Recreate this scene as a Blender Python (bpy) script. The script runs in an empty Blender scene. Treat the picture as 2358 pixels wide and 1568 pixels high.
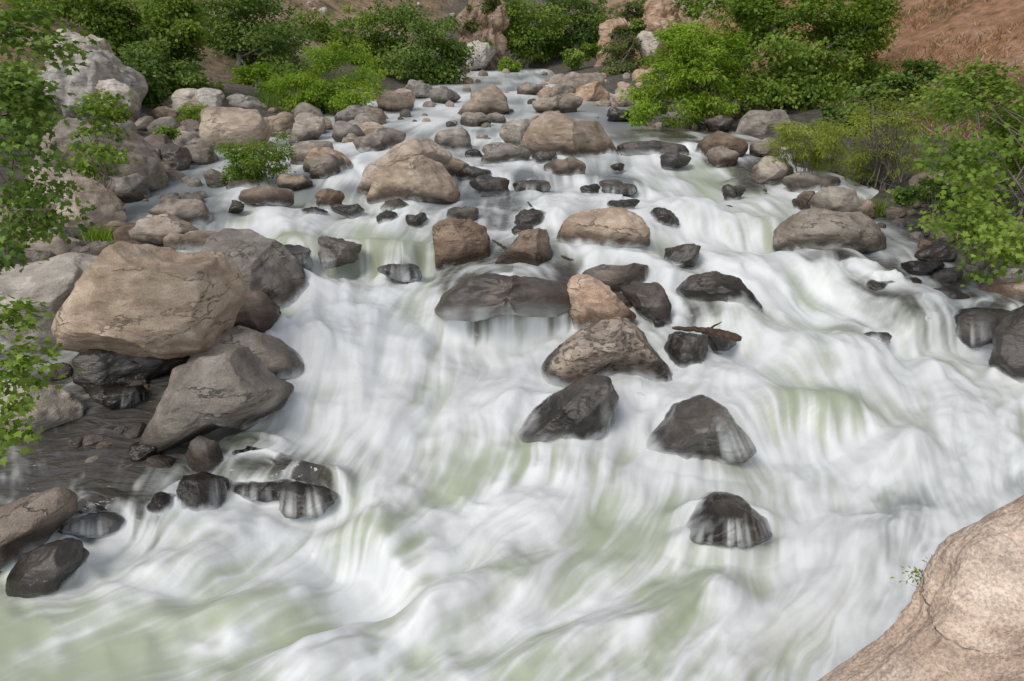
import bpy, bmesh, math, random
import numpy as np
from mathutils import Vector, Matrix
rng = np.random.default_rng(7)
random.seed(7)
scn = bpy.context.scene
COL = scn.collection
scn.view_settings.view_transform = 'Standard'
try: scn.view_settings.look = 'None'
except Exception: pass
scn.view_settings.exposure = 0

# ------------------------------------------------------------------ camera
F = 1572.0; PW, PH = 2358.0, 1568.0
H = 5.5; PITCH = math.radians(23.2)
CAM = np.array([0, 0, H])
RT = np.array([1.0, 0, 0]); UP = np.array([0, math.sin(PITCH), math.cos(PITCH)]); FW = np.array([0, math.cos(PITCH), -math.sin(PITCH)])
cd = bpy.data.cameras.new("camera"); cam = bpy.data.objects.new("camera", cd); COL.objects.link(cam)
cd.lens = 24; cd.sensor_width = 36; cd.clip_end = 2000; cd.clip_start = 0.1
cam.location = (0, 0, H); cam.rotation_euler = (math.pi/2 - PITCH, 0, 0)
scn.camera = cam

def ray(px, py): return FW + RT*((px-PW/2)/F) + UP*((PH/2-py)/F)
def at(px, py, D): return CAM + D*ray(px, py)
def project(x, y, z):
    dy = y; dz = z-H
    D = dy*FW[1] + dz*FW[2]
    return PW/2 + F*x/D, PH/2 - F*(dy*UP[1]+dz*UP[2])/D, D

# ------------------------------------------------------------------ noise
def _hash(ix, iy, iz, s):
    h = (ix*374761393 + iy*668265263 + iz*2147483647 + s*1274126177) & 0xFFFFFFFF
    h = ((h ^ (h >> 13))*1274126177) & 0xFFFFFFFF
    h = (h ^ (h >> 16)) & 0xFFFFFFFF
    return h.astype(np.float64)/4294967295.0
def vnoise(p, s=0):
    i = np.floor(p).astype(np.int64); f = p-i; f = f*f*f*(f*(f*6-15)+10)
    r = 0
    for a in (0, 1):
        wa = f[..., 0] if a else 1-f[..., 0]
        for b in (0, 1):
            wb = f[..., 1] if b else 1-f[..., 1]
            for c in (0, 1):
                wc = f[..., 2] if c else 1-f[..., 2]
                r = r + wa*wb*wc*_hash(i[..., 0]+a, i[..., 1]+b, i[..., 2]+c, s)
    return r*2-1
def fbm(p, o=4, s=0):
    r = 0; a = 0.5
    for k in range(o):
        r = r + a*vnoise(p*(2.03**k)+k*17.3, s+k); a *= 0.5
    return r
def sm(a, b, x):
    t = np.clip((x-a)/(b-a), 0, 1); return t*t*(3-2*t)

# ------------------------------------------------------------------ base surfaces
_zy = [0, 5, 8, 11, 13, 15, 20, 25, 28, 45, 75, 120, 300]
_zz = [0, 0, .18, .48, .72, 1.15, 1.4, 1.55, 1.75, 2.1, 2.6, 3.3, 5]
def zb(y): return np.interp(y, _zy, _zz)
def xl(y): return np.interp(y, [0, 5, 8, 10, 12.5, 16, 21, 30, 44, 70, 100, 140], [-10, -10, -10.2, -10.2, -9.5, -9.5, -12, -13, -10.5, -7.5, -4, 0])
def xr(y): return np.interp(y, [0, 5, 8, 12, 15, 21, 30, 44, 70, 100, 140], [6.5, 7, 8.5, 9.9, 10.4, 10.2, 11, 9, 6.5, 5, 3])
def zg(x, y):
    l = xl(y)-x; r = x-xr(y); d = np.maximum(l, r)
    dp = np.clip(d, 0, None)
    up = 0.16*dp + 0.34*np.clip(dp-9, 0, None)
    z = zb(y) + np.where(d > 0, up, -0.9*sm(0, 1.8, -d))
    z = z + sm(92, 220, y)*46
    n = fbm(np.stack([x*.16, y*.16, x*0], -1), 4, 3)
    z = z + n*(0.25 + 0.9*sm(4, 25, dp) + 6*sm(100, 160, y))*np.clip(0.3+dp*0.2, 0.3, 1)
    return z
_T = np.geomspace(2, 400, 5000)
def hitw(px, py):
    P = CAM + _T[:, None]*ray(px, py)
    k = np.argmax(P[:, 2] < zb(P[:, 1]))
    if k == 0: k = len(_T)-1
    return _T[k], P[k]
def hitg(px, py):
    P = CAM + _T[:, None]*ray(px, py)
    k = np.argmax(P[:, 2] < np.maximum(zb(P[:, 1])-.05, zg(P[:, 0], P[:, 1])))
    if k == 0: k = len(_T)-1
    return _T[k], P[k]

# ------------------------------------------------------------------ helpers
def tag(o, label=None, cat=None, group=None, kind=None):
    if label: o['label'] = label
    if cat: o['category'] = cat
    if group: o['group'] = group
    if kind: o['kind'] = kind
    return o
def mesh_np(name, V, Fc, nside, mat=None, smooth=True, attrs=None):
    """V (n,3), Fc flat index array of faces with nside corners"""
    me = bpy.data.meshes.new(name)
    V = np.asarray(V, np.float32); Fc = np.asarray(Fc, np.int32).ravel(); nf = len(Fc)//nside
    me.vertices.add(len(V)); me.vertices.foreach_set('co', V.ravel())
    me.loops.add(len(Fc)); me.loops.foreach_set('vertex_index', Fc)
    me.polygons.add(nf); me.polygons.foreach_set('loop_start', np.arange(0, len(Fc), nside, dtype=np.int32))
    me.polygons.foreach_set('use_smooth', np.full(nf, smooth, bool))
    me.update(calc_edges=True)
    if attrs:
        for k, a in attrs.items():
            if a.ndim == 2:
                at_ = me.attributes.new(k, 'FLOAT_COLOR', 'POINT'); at_.data.foreach_set('color', a.astype(np.float32).ravel())
            else:
                at_ = me.attributes.new(k, 'FLOAT', 'POINT'); at_.data.foreach_set('value', a.astype(np.float32).ravel())
    if mat: me.materials.append(mat)
    return me
def link(name, me, loc=(0, 0, 0), parent=None):
    o = bpy.data.objects.new(name, me); COL.objects.link(o); o.location = loc
    if parent: o.parent = parent
    return o
def empty(name, loc):
    o = bpy.data.objects.new(name, None); COL.objects.link(o); o.location = loc; o.empty_display_size = .2
    return o

# ------------------------------------------------------------------ materials
def mat_new(name):
    m = bpy.data.materials.new(name); m.use_nodes = True
    nt = m.node_tree; b = nt.nodes['Principled BSDF']
    return m, nt, b
def N(nt, t, **kw):
    n = nt.nodes.new(t)
    for k, v in kw.items():
        if hasattr(n, k) and k not in n.inputs: setattr(n, k, v)
        else: n.inputs[k].default_value = v
    return n
def ramp(nt, stops):
    n = nt.nodes.new('ShaderNodeValToRGB'); e = n.color_ramp.elements
    while len(e) < len(stops): e.new(.5)
    for q, (p, c) in zip(e, stops):
        q.position = p; q.color = (*c, 1) if len(c) == 3 else c
    return n
def mixc(nt, mode, fac, a, b):
    n = nt.nodes.new('ShaderNodeMix'); n.data_type = 'RGBA'; n.blend_type = mode
    for i, v in ((0, fac), (6, a), (7, b)):
        if hasattr(v, 'links') or hasattr(v, 'is_linked'): nt.links.new(v, n.inputs[i])
        else: n.inputs[i].default_value = v if i == 0 else (*v, 1)
    return n.outputs[2]
def math_(nt, op, a, b=0.0, c=None):
    n = nt.nodes.new('ShaderNodeMath'); n.operation = op
    for i, v in enumerate((a, b) if c is None else (a, b, c)):
        if hasattr(v, 'is_linked'): nt.links.new(v, n.inputs[i])
        else: n.inputs[i].default_value = v
    return n.outputs[0]

def rock_mat(name, c0, c1, c2, rough=.75, speck=.4, crack=.5, pits=False, bump=.85, spec=.35, scale=1.0):
    m, nt, b = mat_new(name); L = nt.links.new
    tc = N(nt, 'ShaderNodeTexCoord'); oi = N(nt, 'ShaderNodeObjectInfo')
    off = nt.nodes.new('ShaderNodeVectorMath'); off.operation = 'MULTIPLY_ADD'
    L(oi.outputs['Random'], off.inputs[0]); off.inputs[1].default_value = (37, 53, 71); L(tc.outputs['Object'], off.inputs[2])
    V = off.outputs[0]
    if scale != 1:
        sc_ = nt.nodes.new('ShaderNodeVectorMath'); sc_.operation = 'SCALE'; L(V, sc_.inputs[0]); sc_.inputs['Scale'].default_value = scale; V = sc_.outputs[0]
    n1 = N(nt, 'ShaderNodeTexNoise', Scale=1.1, Detail=6, Roughness=.62, Distortion=.6); L(V, n1.inputs['Vector'])
    r1 = ramp(nt, [(.30, c0), (.48, c1), (.68, c2)]); L(n1.outputs[0], r1.inputs[0])
    mp = N(nt, 'ShaderNodeMapping'); mp.inputs['Scale'].default_value = (1.2, 1.2, 4); mp.inputs['Rotation'].default_value = (.4, .5, .2); L(V, mp.inputs[0])
    n2 = N(nt, 'ShaderNodeTexNoise', Scale=2.0, Detail=5, Roughness=.6); L(mp.outputs[0], n2.inputs['Vector'])
    r2 = ramp(nt, [(.3, (.62, .60, .58)), (.7, (1.22, 1.2, 1.17))]); L(n2.outputs[0], r2.inputs[0])
    c = mixc(nt, 'MULTIPLY', .8, r1.outputs[0], r2.outputs[0])
    n3 = N(nt, 'ShaderNodeTexNoise', Scale=42, Detail=3, Roughness=.7); L(V, n3.inputs['Vector'])
    r3 = ramp(nt, [(.35, (.45, .45, .45)), (.62, (1.35, 1.35, 1.35))]); L(n3.outputs[0], r3.inputs[0])
    c = mixc(nt, 'MULTIPLY', speck, c, r3.outputs[0])
    # stain patches, dark mineral varnish
    n4 = N(nt, 'ShaderNodeTexNoise', Scale=.7, Detail=4, Roughness=.55, Distortion=1.2); L(V, n4.inputs['Vector'])
    r4 = ramp(nt, [(.50, (0, 0, 0)), (.68, (1, 1, 1))]); L(n4.outputs[0], r4.inputs[0])
    c = mixc(nt, 'MIX', math_(nt, 'MULTIPLY', r4.outputs[0], .33), c, tuple(.6*x for x in c0))
    # pale lichen and mineral flecks
    r5 = ramp(nt, [(.60, (0, 0, 0)), (.70, (1, 1, 1))]); L(n2.outputs[0], r5.inputs[0])
    c = mixc(nt, 'MIX', math_(nt, 'MULTIPLY', math_(nt, 'MULTIPLY', r5.outputs[0], r3.outputs[0]), .22), c, tuple(min(.75, 1.25*x+.04) for x in c2))
    # cracks
    vm = nt.nodes.new('ShaderNodeVectorMath'); vm.operation = 'MULTIPLY_ADD'; L(n2.outputs['Color'], vm.inputs[0]); vm.inputs[1].default_value = (1.3, 1.3, 1.3); L(mp.outputs[0], vm.inputs[2])
    vo = N(nt, 'ShaderNodeTexVoronoi', feature='DISTANCE_TO_EDGE', Scale=.36); L(vm.outputs[0], vo.inputs['Vector'])
    rc = ramp(nt, [(.0, (1, 1, 1)), (.014, (0, 0, 0))]); L(vo.outputs['Distance'], rc.inputs[0])
    rm = ramp(nt, [(.45, (0, 0, 0)), (.57, (1, 1, 1))]); L(n1.outputs[0], rm.inputs[0])
    ck = math_(nt, 'MULTIPLY', rc.outputs[0], rm.outputs[0])
    c = mixc(nt, 'MIX', math_(nt, 'MULTIPLY', ck, crack), c, tuple(.3*x for x in c0))
    pit = None
    if pits:
        vp = N(nt, 'ShaderNodeTexVoronoi', feature='SMOOTH_F1', Scale=6.5, Smoothness=.35)
        vq = nt.nodes.new('ShaderNodeVectorMath'); vq.operation = 'MULTIPLY_ADD'; L(n2.outputs['Color'], vq.inputs[0]); vq.inputs[1].default_value = (.7, .7, .7); L(V, vq.inputs[2]); L(vq.outputs[0], vp.inputs['Vector'])
        c = mixc(nt, 'MIX', math_(nt, 'MULTIPLY', rm.outputs[0], .5), c, (.42, .26, .155))
        c = mixc(nt, 'MIX', math_(nt, 'MULTIPLY', r5.outputs[0], .7), c, (.70, .65, .57))
        rp = ramp(nt, [(.20, (1, 1, 1)), (.46, (0, 0, 0))]); L(vp.outputs['Distance'], rp.inputs[0])
        pit = rp.outputs[0]
        c = mixc(nt, 'MIX', math_(nt, 'MULTIPLY', pit, .62), c, (.11, .095, .083))
        c = mixc(nt, 'MIX', math_(nt, 'MULTIPLY', r4.outputs[0], .55), c, (.115, .10, .093))
    hv = N(nt, 'ShaderNodeHueSaturation'); L(c, hv.inputs['Color'])
    L(math_(nt, 'MULTIPLY_ADD', oi.outputs['Random'], .40, .82), hv.inputs['Value'])
    L(math_(nt, 'MULTIPLY_ADD', math_(nt, 'FRACT', math_(nt, 'MULTIPLY', oi.outputs['Random'], 7.3)), .55, .68), hv.inputs['Saturation'])
    c = hv.outputs[0]
    aw = N(nt, 'ShaderNodeAttribute', attribute_name='wet')
    wet = aw.outputs['Fac']
    c = mixc(nt, 'MULTIPLY', wet, c, (.30, .28, .265))
    L(c, b.inputs['Base Color'])
    L(math_(nt, 'MULTIPLY_ADD', wet, -(rough-.2), rough), b.inputs['Roughness'])
    b.inputs['Specular IOR Level'].default_value = spec
    hh = math_(nt, 'ADD', math_(nt, 'MULTIPLY', n2.outputs[0], .7), math_(nt, 'MULTIPLY', n3.outputs[0], .25))
    hh = math_(nt, 'ADD', hh, math_(nt, 'MULTIPLY', n1.outputs[0], .9))
    hh = math_(nt, 'SUBTRACT', hh, math_(nt, 'MULTIPLY', ck, .5))
    if pit is not None: hh = math_(nt, 'SUBTRACT', hh, math_(nt, 'MULTIPLY', pit, 1.0))
    bp = N(nt, 'ShaderNodeBump', Strength=bump, Distance=.09/scale); L(hh, bp.inputs['Height']); L(bp.outputs[0], b.inputs['Normal'])
    return m
M = {
 'tan': rock_mat('tan_rock', (.29, .225, .168), (.48, .382, .296), (.61, .52, .425)),
 'brown': rock_mat('brown_rock', (.145, .113, .09), (.265, .206, .163), (.375, .305, .246)),
 'grey': rock_mat('grey_rock', (.195, .171, .147), (.345, .306, .265), (.49, .442, .392)),
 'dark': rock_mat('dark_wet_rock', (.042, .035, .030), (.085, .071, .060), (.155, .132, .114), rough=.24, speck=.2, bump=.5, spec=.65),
 'pale': rock_mat('pale_rock', (.37, .335, .29), (.54, .495, .435), (.66, .62, .57)),
 'pink': rock_mat('pink_rock', (.40, .265, .185), (.60, .435, .325), (.70, .56, .445), speck=.6, crack=.5),
 'orange': rock_mat('orange_rock', (.24, .14, .09), (.46, .32, .22), (.62, .49, .40), crack=1, scale=.7, bump=1),
 'pitted': rock_mat('pitted_rock', (.28, .21, .155), (.50, .41, .32), (.64, .56, .47), pits=True),
}

def leaf_mat(name, c0, c1, c2, tr=.3):
    m, nt, b = mat_new(name); L = nt.links.new
    a = N(nt, 'ShaderNodeAttribute', attribute_name='tone')
    r = ramp(nt, [(.0, c0), (.5, c1), (1, c2)]); L(a.outputs['Fac'], r.inputs[0])
    L(r.outputs[0], b.inputs['Base Color']); b.inputs['Roughness'].default_value = .5; b.inputs['Specular IOR Level'].default_value = .25
    t = N(nt, 'ShaderNodeBsdfTranslucent')
    g = mixc(nt, 'MULTIPLY', 1.0, r.outputs[0], (1.5, 1.6, .7)); L(g, t.inputs['Color'])
    mx = N(nt, 'ShaderNodeMixShader'); mx.inputs[0].default_value = tr
    L(b.outputs[0], mx.inputs[1]); L(t.outputs[0], mx.inputs[2]); L(mx.outputs[0], nt.nodes['Material Output'].inputs[0])
    return m
LM = {
 'dark': leaf_mat('dark_green_leaves', (.055, .105, .024), (.135, .22, .045), (.28, .375, .09)),
 'mid': leaf_mat('green_leaves', (.08, .14, .02), (.185, .28, .042), (.33, .43, .09)),
 'bright': leaf_mat('bright_green_leaves', (.10, .19, .016), (.25, .38, .036), (.38, .49, .08)),
 'olive': leaf_mat('olive_leaves', (.08, .10, .036), (.16, .19, .066), (.25, .28, .11)),
 'yellow': leaf_mat('yellow_green_leaves', (.14, .175, .024), (.28, .33, .055), (.41, .44, .12)),
 'dry': leaf_mat('dry_grass_blades', (.27, .14, .075), (.43, .255, .145), (.58, .41, .27), .15),
}
def bark_mat(name, c0, c1):
    m, nt, b = mat_new(name); L = nt.links.new
    tc = N(nt, 'ShaderNodeTexCoord'); n = N(nt, 'ShaderNodeTexNoise', Scale=9, Detail=6, Roughness=.65); L(tc.outputs['Object'], n.inputs['Vector'])
    r = ramp(nt, [(.35, c0), (.65, c1)]); L(n.outputs[0], r.inputs[0]); L(r.outputs[0], b.inputs['Base Color']); b.inputs['Roughness'].default_value = .85
    bp = N(nt, 'ShaderNodeBump', Strength=.6, Distance=.03); L(n.outputs[0], bp.inputs['Height']); L(bp.outputs[0], b.inputs['Normal'])
    return m
BK = {'grey': bark_mat('grey_bark', (.10, .085, .07), (.24, .21, .18)), 'pale': bark_mat('pale_bark', (.28, .25, .21), (.52, .48, .42)),
      'brown': bark_mat('brown_bark', (.05, .035, .025), (.13, .095, .07)), 'wood': bark_mat('driftwood', (.045, .028, .02), (.135, .085, .058))}

# ------------------------------------------------------------------ ground
def build_ground():
    tx = np.linspace(-1, 1, 420); X = np.sign(tx)*(np.abs(tx)**2.1)*190
    ty = np.linspace(0, 1, 420); Y = -8 + 300*ty**2.0
    XX, YY = np.meshgrid(X, Y); ZZ = zg(XX, YY)
    V = np.stack([XX, YY, ZZ], -1).reshape(-1, 3); C = len(X); R = len(Y)
    i = (np.arange(R-1)[:, None]*C + np.arange(C-1)[None]).ravel()
    Fc = np.stack([i, i+1, i+C+1, i+C], -1)
    d = np.maximum(xl(YY)-XX, XX-xr(YY)).ravel()
    m, nt, b = mat_new('bank_earth'); L = nt.links.new
    tc = N(nt, 'ShaderNodeTexCoord')
    n1 = N(nt, 'ShaderNodeTexNoise', Scale=.22, Detail=10, Roughness=.75); L(tc.outputs['Object'], n1.inputs['Vector'])
    n2 = N(nt, 'ShaderNodeTexNoise', Scale=2.2, Detail=8, Roughness=.7); L(tc.outputs['Object'], n2.inputs['Vector'])
    r1 = ramp(nt, [(.36, (.11, .12, .055)), (.43, (.24, .19, .10)), (.49, (.39, .265, .17)), (.56, (.45, .34, .25)), (.64, (.52, .47, .41))]); L(n1.outputs[0], r1.inputs[0])
    r2 = ramp(nt, [(.3, (.5, .5, .5)), (.7, (1.3, 1.25, 1.2))]); L(n2.outputs[0], r2.inputs[0])
    rr = ramp(nt, [(.38, (.15, .12, .05)), (.45, (.34, .185, .10)), (.53, (.47, .265, .155)), (.64, (.56, .41, .31))]); L(n1.outputs[0], rr.inputs[0])
    ar = N(nt, 'ShaderNodeAttribute', attribute_name='reddish')
    hill = mixc(nt, 'MIX', ar.outputs['Fac'], r1.outputs[0], rr.outputs[0])
    hill = mixc(nt, 'MULTIPLY', .9, hill, r2.outputs[0])
    r3 = ramp(nt, [(.35, (.05, .045, .036)), (.6, (.17, .15, .125))]); L(n2.outputs[0], r3.inputs[0])
    a = N(nt, 'ShaderNodeAttribute', attribute_name='away')
    c = mixc(nt, 'MIX', a.outputs['Fac'], r3.outputs[0], hill); L(c, b.inputs['Base Color']); b.inputs['Roughness'].default_value = .9
    bp = N(nt, 'ShaderNodeBump', Strength=.9, Distance=.35); L(math_(nt, 'ADD', n2.outputs[0], n1.outputs[0]), bp.inputs['Height']); L(bp.outputs[0], b.inputs['Normal'])
    me = mesh_np('ground', V, Fc, 4, m, True, {'away': sm(5, 14, d), 'reddish': (sm(8, 16, XX)*(1-sm(80, 100, YY))).ravel()})
    tag(link('ground', me), 'dry red brown hillsides and earthy river banks', 'ground', kind='structure')
build_ground()

# ------------------------------------------------------------------ rocks
_ico = {}
def ico(l):
    if l not in _ico:
        bm = bmesh.new(); bmesh.ops.create_icosphere(bm, subdivisions=l, radius=1)
        V = np.array([v.co[:] for v in bm.verts]); Fc = np.array([[v.index for v in f.verts] for f in bm.faces]); bm.free()
        V /= np.linalg.norm(V, axis=1)[:, None]; _ico[l] = (V, Fc)
    return _ico[l]
def box_outline(x0, y0, x1, y1, r):
    cx, cy = (x0+x1)/2, (y0+y1)/2; rx, ry = (x1-x0)/2, (y1-y0)/2
    th = np.linspace(0, 2*np.pi, 22, endpoint=False); p = 2.4
    s = (np.abs(np.cos(th))**p+np.abs(np.sin(th))**p)**(-1/p)
    k = 1+.14*np.sin(2*th+r.uniform(0, 6))*r.uniform(.3, 1) + .11*np.sin(3*th+r.uniform(0, 6)) + r.normal(0, .045, 22)
    xs = s*k*np.cos(th); ys = s*k*np.sin(th)
    xs = (xs-xs.min())/(xs.max()-xs.min())*2-1; ys = (ys-ys.min())/(ys.max()-ys.min())*2-1
    return np.stack([cx+rx*xs, cy+ry*ys], -1)
def profile(pts, c):
    q = np.vstack([pts, pts[:1]]); D = []
    for a, b in zip(q[:-1], q[1:]):
        D.append(a+(b-a)*np.linspace(0, 1, 16, endpoint=False)[:, None])
    D = np.vstack(D)-c
    th = np.arctan2(-D[:, 1], D[:, 0]); r = np.hypot(D[:, 0], D[:, 1]); o = np.argsort(th); th = th[o]; r = r[o]
    g = np.linspace(-np.pi, np.pi, 240, endpoint=False)
    R = np.interp(g, th, r, period=2*np.pi)
    k = np.array([1, 2, 3, 2, 1])/9.
    R = sum(kk*np.roll(R, i-2) for i, kk in enumerate(k))
    return g, R
def shape_unit(d, r, nf, seed, ang=.93, p=2.5):
    q = d*((np.abs(d)**p).sum(1)**(-1/p))[:, None]
    for k in range(nf):
        n = r.normal(size=3); n[1] = -abs(n[1])*.9; n[2] = n[2]*.6+.35; n /= np.linalg.norm(n)
        c = r.uniform(.60, .87)*(np.abs(n)**1.0).sum()**.35
        e = q@n-c; q = q-n*(np.clip(e, 0, None)*ang)[:, None]
    q = q*(1+.08*fbm(d*1.4+seed*3.1, 3, seed)+.06*fbm(d*4.5+seed, 4, seed+5))[:, None]
    return q
RK = []      # records for the water: (xc, y1, halfwidth, height, inwater)
LATER = []   # wetting and water films wait for the water surface
def veil_mat():
    m, nt, b = mat_new('thin_water'); L = nt.links.new
    a = N(nt, 'ShaderNodeAttribute', attribute_name='cover')
    b.inputs['Base Color'].default_value = (.79, .81, .81, 1); b.inputs['Roughness'].default_value = .7; b.inputs['Specular IOR Level'].default_value = .1
    t = N(nt, 'ShaderNodeBsdfTransparent'); mx = N(nt, 'ShaderNodeMixShader')
    L(a.outputs['Fac'], mx.inputs[0]); L(t.outputs[0], mx.inputs[1]); L(b.outputs[0], mx.inputs[2]); L(mx.outputs[0], nt.nodes['Material Output'].inputs[0])
    return m
VM = veil_mat()
def veil_alpha(W, d3, ell, apex, dens, seed):
    """cover of thin running water over the part of a rock inside the ellipses (px,py,rx,ry)"""
    px, py, DD = project(W[:, 0], W[:, 1], W[:, 2])
    mk = np.zeros(len(W)); gr = np.zeros(len(W))
    for (x, y, rx, ry) in ell:
        mk = np.maximum(mk, 1-np.clip(((px-x)/rx)**2+((py-y)/ry)**2, 0, 1)); gr = np.maximum(gr, sm(y-.8*ry, y+.7*ry, py))
    mk = sm(0, .8, mk)*(d3[:, 1] < .25)
    ax, ay = apex
    lat = (px-ax)/(np.abs(py-ay)+70.)*60; dn = py-ay
    s = fbm(np.stack([lat*.36, dn*.006, lat*0+seed], -1), 3, seed)*1.3+fbm(np.stack([lat*.11, dn*.008, lat*0], -1), 2, seed+3)*1.1
    return np.clip(mk*(.0+.80*sm(-.55, 1.2, s+dens*1.6))*(.06+1.0*gr), 0, .88)
def rock(o, style, label, name='boulder', D=None, df=.85, sink=.16, nf=6, lev=5, water=True, cat='rock', group=None, wet=True, p=2.6, film=None, craggy=0, mist=True):
    seed = len(RK)+11; r = np.random.default_rng(seed)
    pts = box_outline(*o, r) if not hasattr(o[0], '__len__') else np.array(o, float)
    x0, y0 = pts.min(0); x1, y1 = pts.max(0); xc, yc = (x0+x1)/2, (y0+y1)/2
    RK.append((xc, y1, (x1-x0)/2, y1-y0, water))
    tb = hitw(xc, min(y1, 1560))[0] if D is None else D
    w = (x1-x0)/F*tb; h = (y1-y0)/F*tb
    rd = .5*df*min(w, 1.5*h+.25*w)
    Dc = tb+.3*rd if D is None else D
    pts[:, 1] += sink*(y1-y0)*np.clip((pts[:, 1]-yc)/(y1-yc), 0, 1)
    c = np.array([xc, (pts[:, 1].min()+pts[:, 1].max())/2])
    g, R = profile(pts, c)
    d, Fc = ico(lev if film is None else 6)
    q = shape_unit(d, r, nf, seed, p=p)
    th = np.arctan2(q[:, 2], q[:, 0]); rho = np.hypot(q[:, 0], q[:, 2])
    Rr = np.interp(th, g, R, period=2*np.pi)/F*Dc*rho
    lx = Rr*np.cos(th); lz = Rr*np.sin(th); ly = q[:, 1]*rd
    cen = at(c[0], c[1], Dc)
    W = cen+lx[:, None]*RT+ly[:, None]*FW+lz[:, None]*UP
    nn = fbm(W*(2.2/max(w, .3))+seed, 5, seed)
    d3 = d@np.stack([RT, FW, UP])
    W = W+d3*(nn*.06*w**.8)[:, None]
    if craggy: W = W+d3*(craggy*np.abs(fbm(W*np.array([.7, .7, .35])*(6/w)+seed, 5, seed+9)))[:, None]*w
    base = np.array([cen[0], cen[1], W[:, 2].min()])
    me = mesh_np(name, W-base, Fc, 3, M[style], True)
    ob = link(name, me, base)
    if water: LATER.append((me, W, d3, Fc, film, label, seed, w, mist))
    return tag(ob, label, cat, group)
def finish_rocks(Zw, Fw):
    for me, W, d3, Fc, film, label, seed, w, mist in LATER:
        hh = W[:, 2]-Zw(W[:, 0], W[:, 1])
        n2 = fbm(W*1.7, 3, 9)
        wt = 1-sm(.02, .34, hh-.16-.24*n2)
        a = me.attributes.new('wet', 'FLOAT', 'POINT'); a.data.foreach_set('value', wt.astype(np.float32))
        yc = W[:, 1].mean()
        if yc > 30: continue
        # spray and foam riding up the foot of the rock where the river is white
        fo = np.maximum(Fw(W[:, 0], W[:, 1]-.3), Fw(W[:, 0]+.3*np.sign(d3[:, 0]), W[:, 1]))
        ht = np.clip(.15*w, .05, .18)
        n3 = fbm(W*np.array([4.0, 4.0, 1.6]), 3, seed)
        al = .75*(1-sm(-.25, 1.0, hh/ht-.9*n3))*sm(.38, .72, fo)*(hh > -.12)*mist
        if film: al = np.maximum(al, veil_alpha(W, d3, film[0], film[1], film[2], seed)*(hh > -.15))
        f = Fc[(al[Fc].max(1) > .02)]
        if len(f) < 12: continue
        u, inv = np.unique(f, return_inverse=True)
        P = W[u]+d3[u]*.012; base = P.mean(0)
        m2 = mesh_np('water_film', P-base, inv.reshape(-1), 3, VM, True, {'cover': al[u]})
        tag(link('water_film', m2, base), ('thin white water on the '+label.split(' with ')[0].replace('veiled by water ', '').replace('curtained by white water ', ''))[:95], 'water', kind='structure')

# left bank
rock([(-60,620),(0,615),(60,605),(150,590),(270,600),(260,660),(200,730),(170,790),(90,775),(30,745),(-60,720)],'pale','pale tan boulder at left edge behind the large overhanging brown boulder',lev=6,water=False)
rock([(470,575),(520,540),(580,533),(640,560),(690,610),(710,650),(705,685),(640,705),(600,700),(560,660),(520,640),(480,610)],'grey','rounded grey tan boulder right behind the large overhanging brown boulder',lev=6,nf=5)
rock([(545,740),(560,680),(600,672),(640,700),(645,720),(620,765),(560,772)],'brown','small dark brown boulder squeezed below the rounded grey tan boulder',mist=False)
rock([(152,768),(166,722),(213,665),(263,603),(302,566),(370,562),(455,574),(512,590),(542,623),(560,660),(558,692),(532,732),(478,788),(400,820),(330,832),(250,828),(192,812),(155,793)],'tan','largest smooth tan brown boulder overhanging the dark pool at left',D=11.2,lev=6,df=.6,sink=0,water=False,nf=6,p=2.7)
rock((150,790,440,885),'dark','dark shaded rock holding up the large overhanging boulder',D=11.6,sink=.3,lev=6,mist=False)  # added rock, its dark colour stands in for the shadow cave
rock([(420,830),(450,790),(500,755),(560,752),(620,770),(680,810),(710,840),(690,860),(600,870),(500,850),(440,850)],'grey','dark grey sloping boulder between overhanging boulder and white rapids')
rock([(345,960),(370,900),(410,860),(480,820),(555,800),(600,825),(650,855),(690,880),(685,905),(640,940),(560,960),(480,985),(400,1015),(370,1025),(345,1000)],'grey','large peaked grey boulder with flat slanting face beside the rapids',lev=6,nf=6,wet=True,df=.7)
rock([(-60,900),(0,878),(70,884),(130,904),(178,938),(184,958),(120,978),(50,990),(-60,992)],'pale','smooth grey boulder at left edge above the brown pool',lev=6,nf=3,water=False)
rock([(-60,1180),(0,1180),(60,1145),(120,1130),(148,1150),(145,1190),(100,1230),(50,1280),(0,1300),(-60,1300)],'brown','slanting dark grey boulder at the lower left edge',nf=5)
rock([(28,1320),(50,1280),(110,1250),(160,1250),(200,1280),(190,1310),(140,1345),(90,1355),(40,1350)],'dark','low wet grey boulder nearest the lower left corner',df=.7,nf=5)
rock((395,1090,520,1172),'dark','squarish dark brown rock with water pouring off its right side',film=([(512,1135,38,60)],(480,1060),.1))
rock((340,1135,410,1190),'dark','small dark rock just left of the squarish brown rock')
rock([(425,1045),(455,1005),(490,1020),(515,1060),(510,1082),(470,1080),(440,1065)],'brown','pointed reddish brown rock below the large peaked grey boulder')
rock((298,1016,378,1062),'dark','small rounded brown rock at the right rim of the brown pool')
rock((338,1048,402,1082),'brown','small flat brown stone under the pointed reddish rock')
rock((173,812,230,885),'brown','upright brown stone in the shade under the overhanging boulder')
rock((112,835,166,872),'grey','grey cobble left of the upright brown stone in shade')
rock((238,846,284,874),'grey','small cobble right of the upright brown stone in shade')
rock((205,885,330,938),'dark','wet dark rocks where the trickle enters the brown pool',film=([(310,920,50,35)],(300,860),-.1))
rock((520,1028,640,1050),'dark','low submerged rock with water sliding over beside pointed reddish rock',sink=.5,nf=2,mist=False,film=([(590,1044,90,24)],(580,960),.1))
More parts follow.
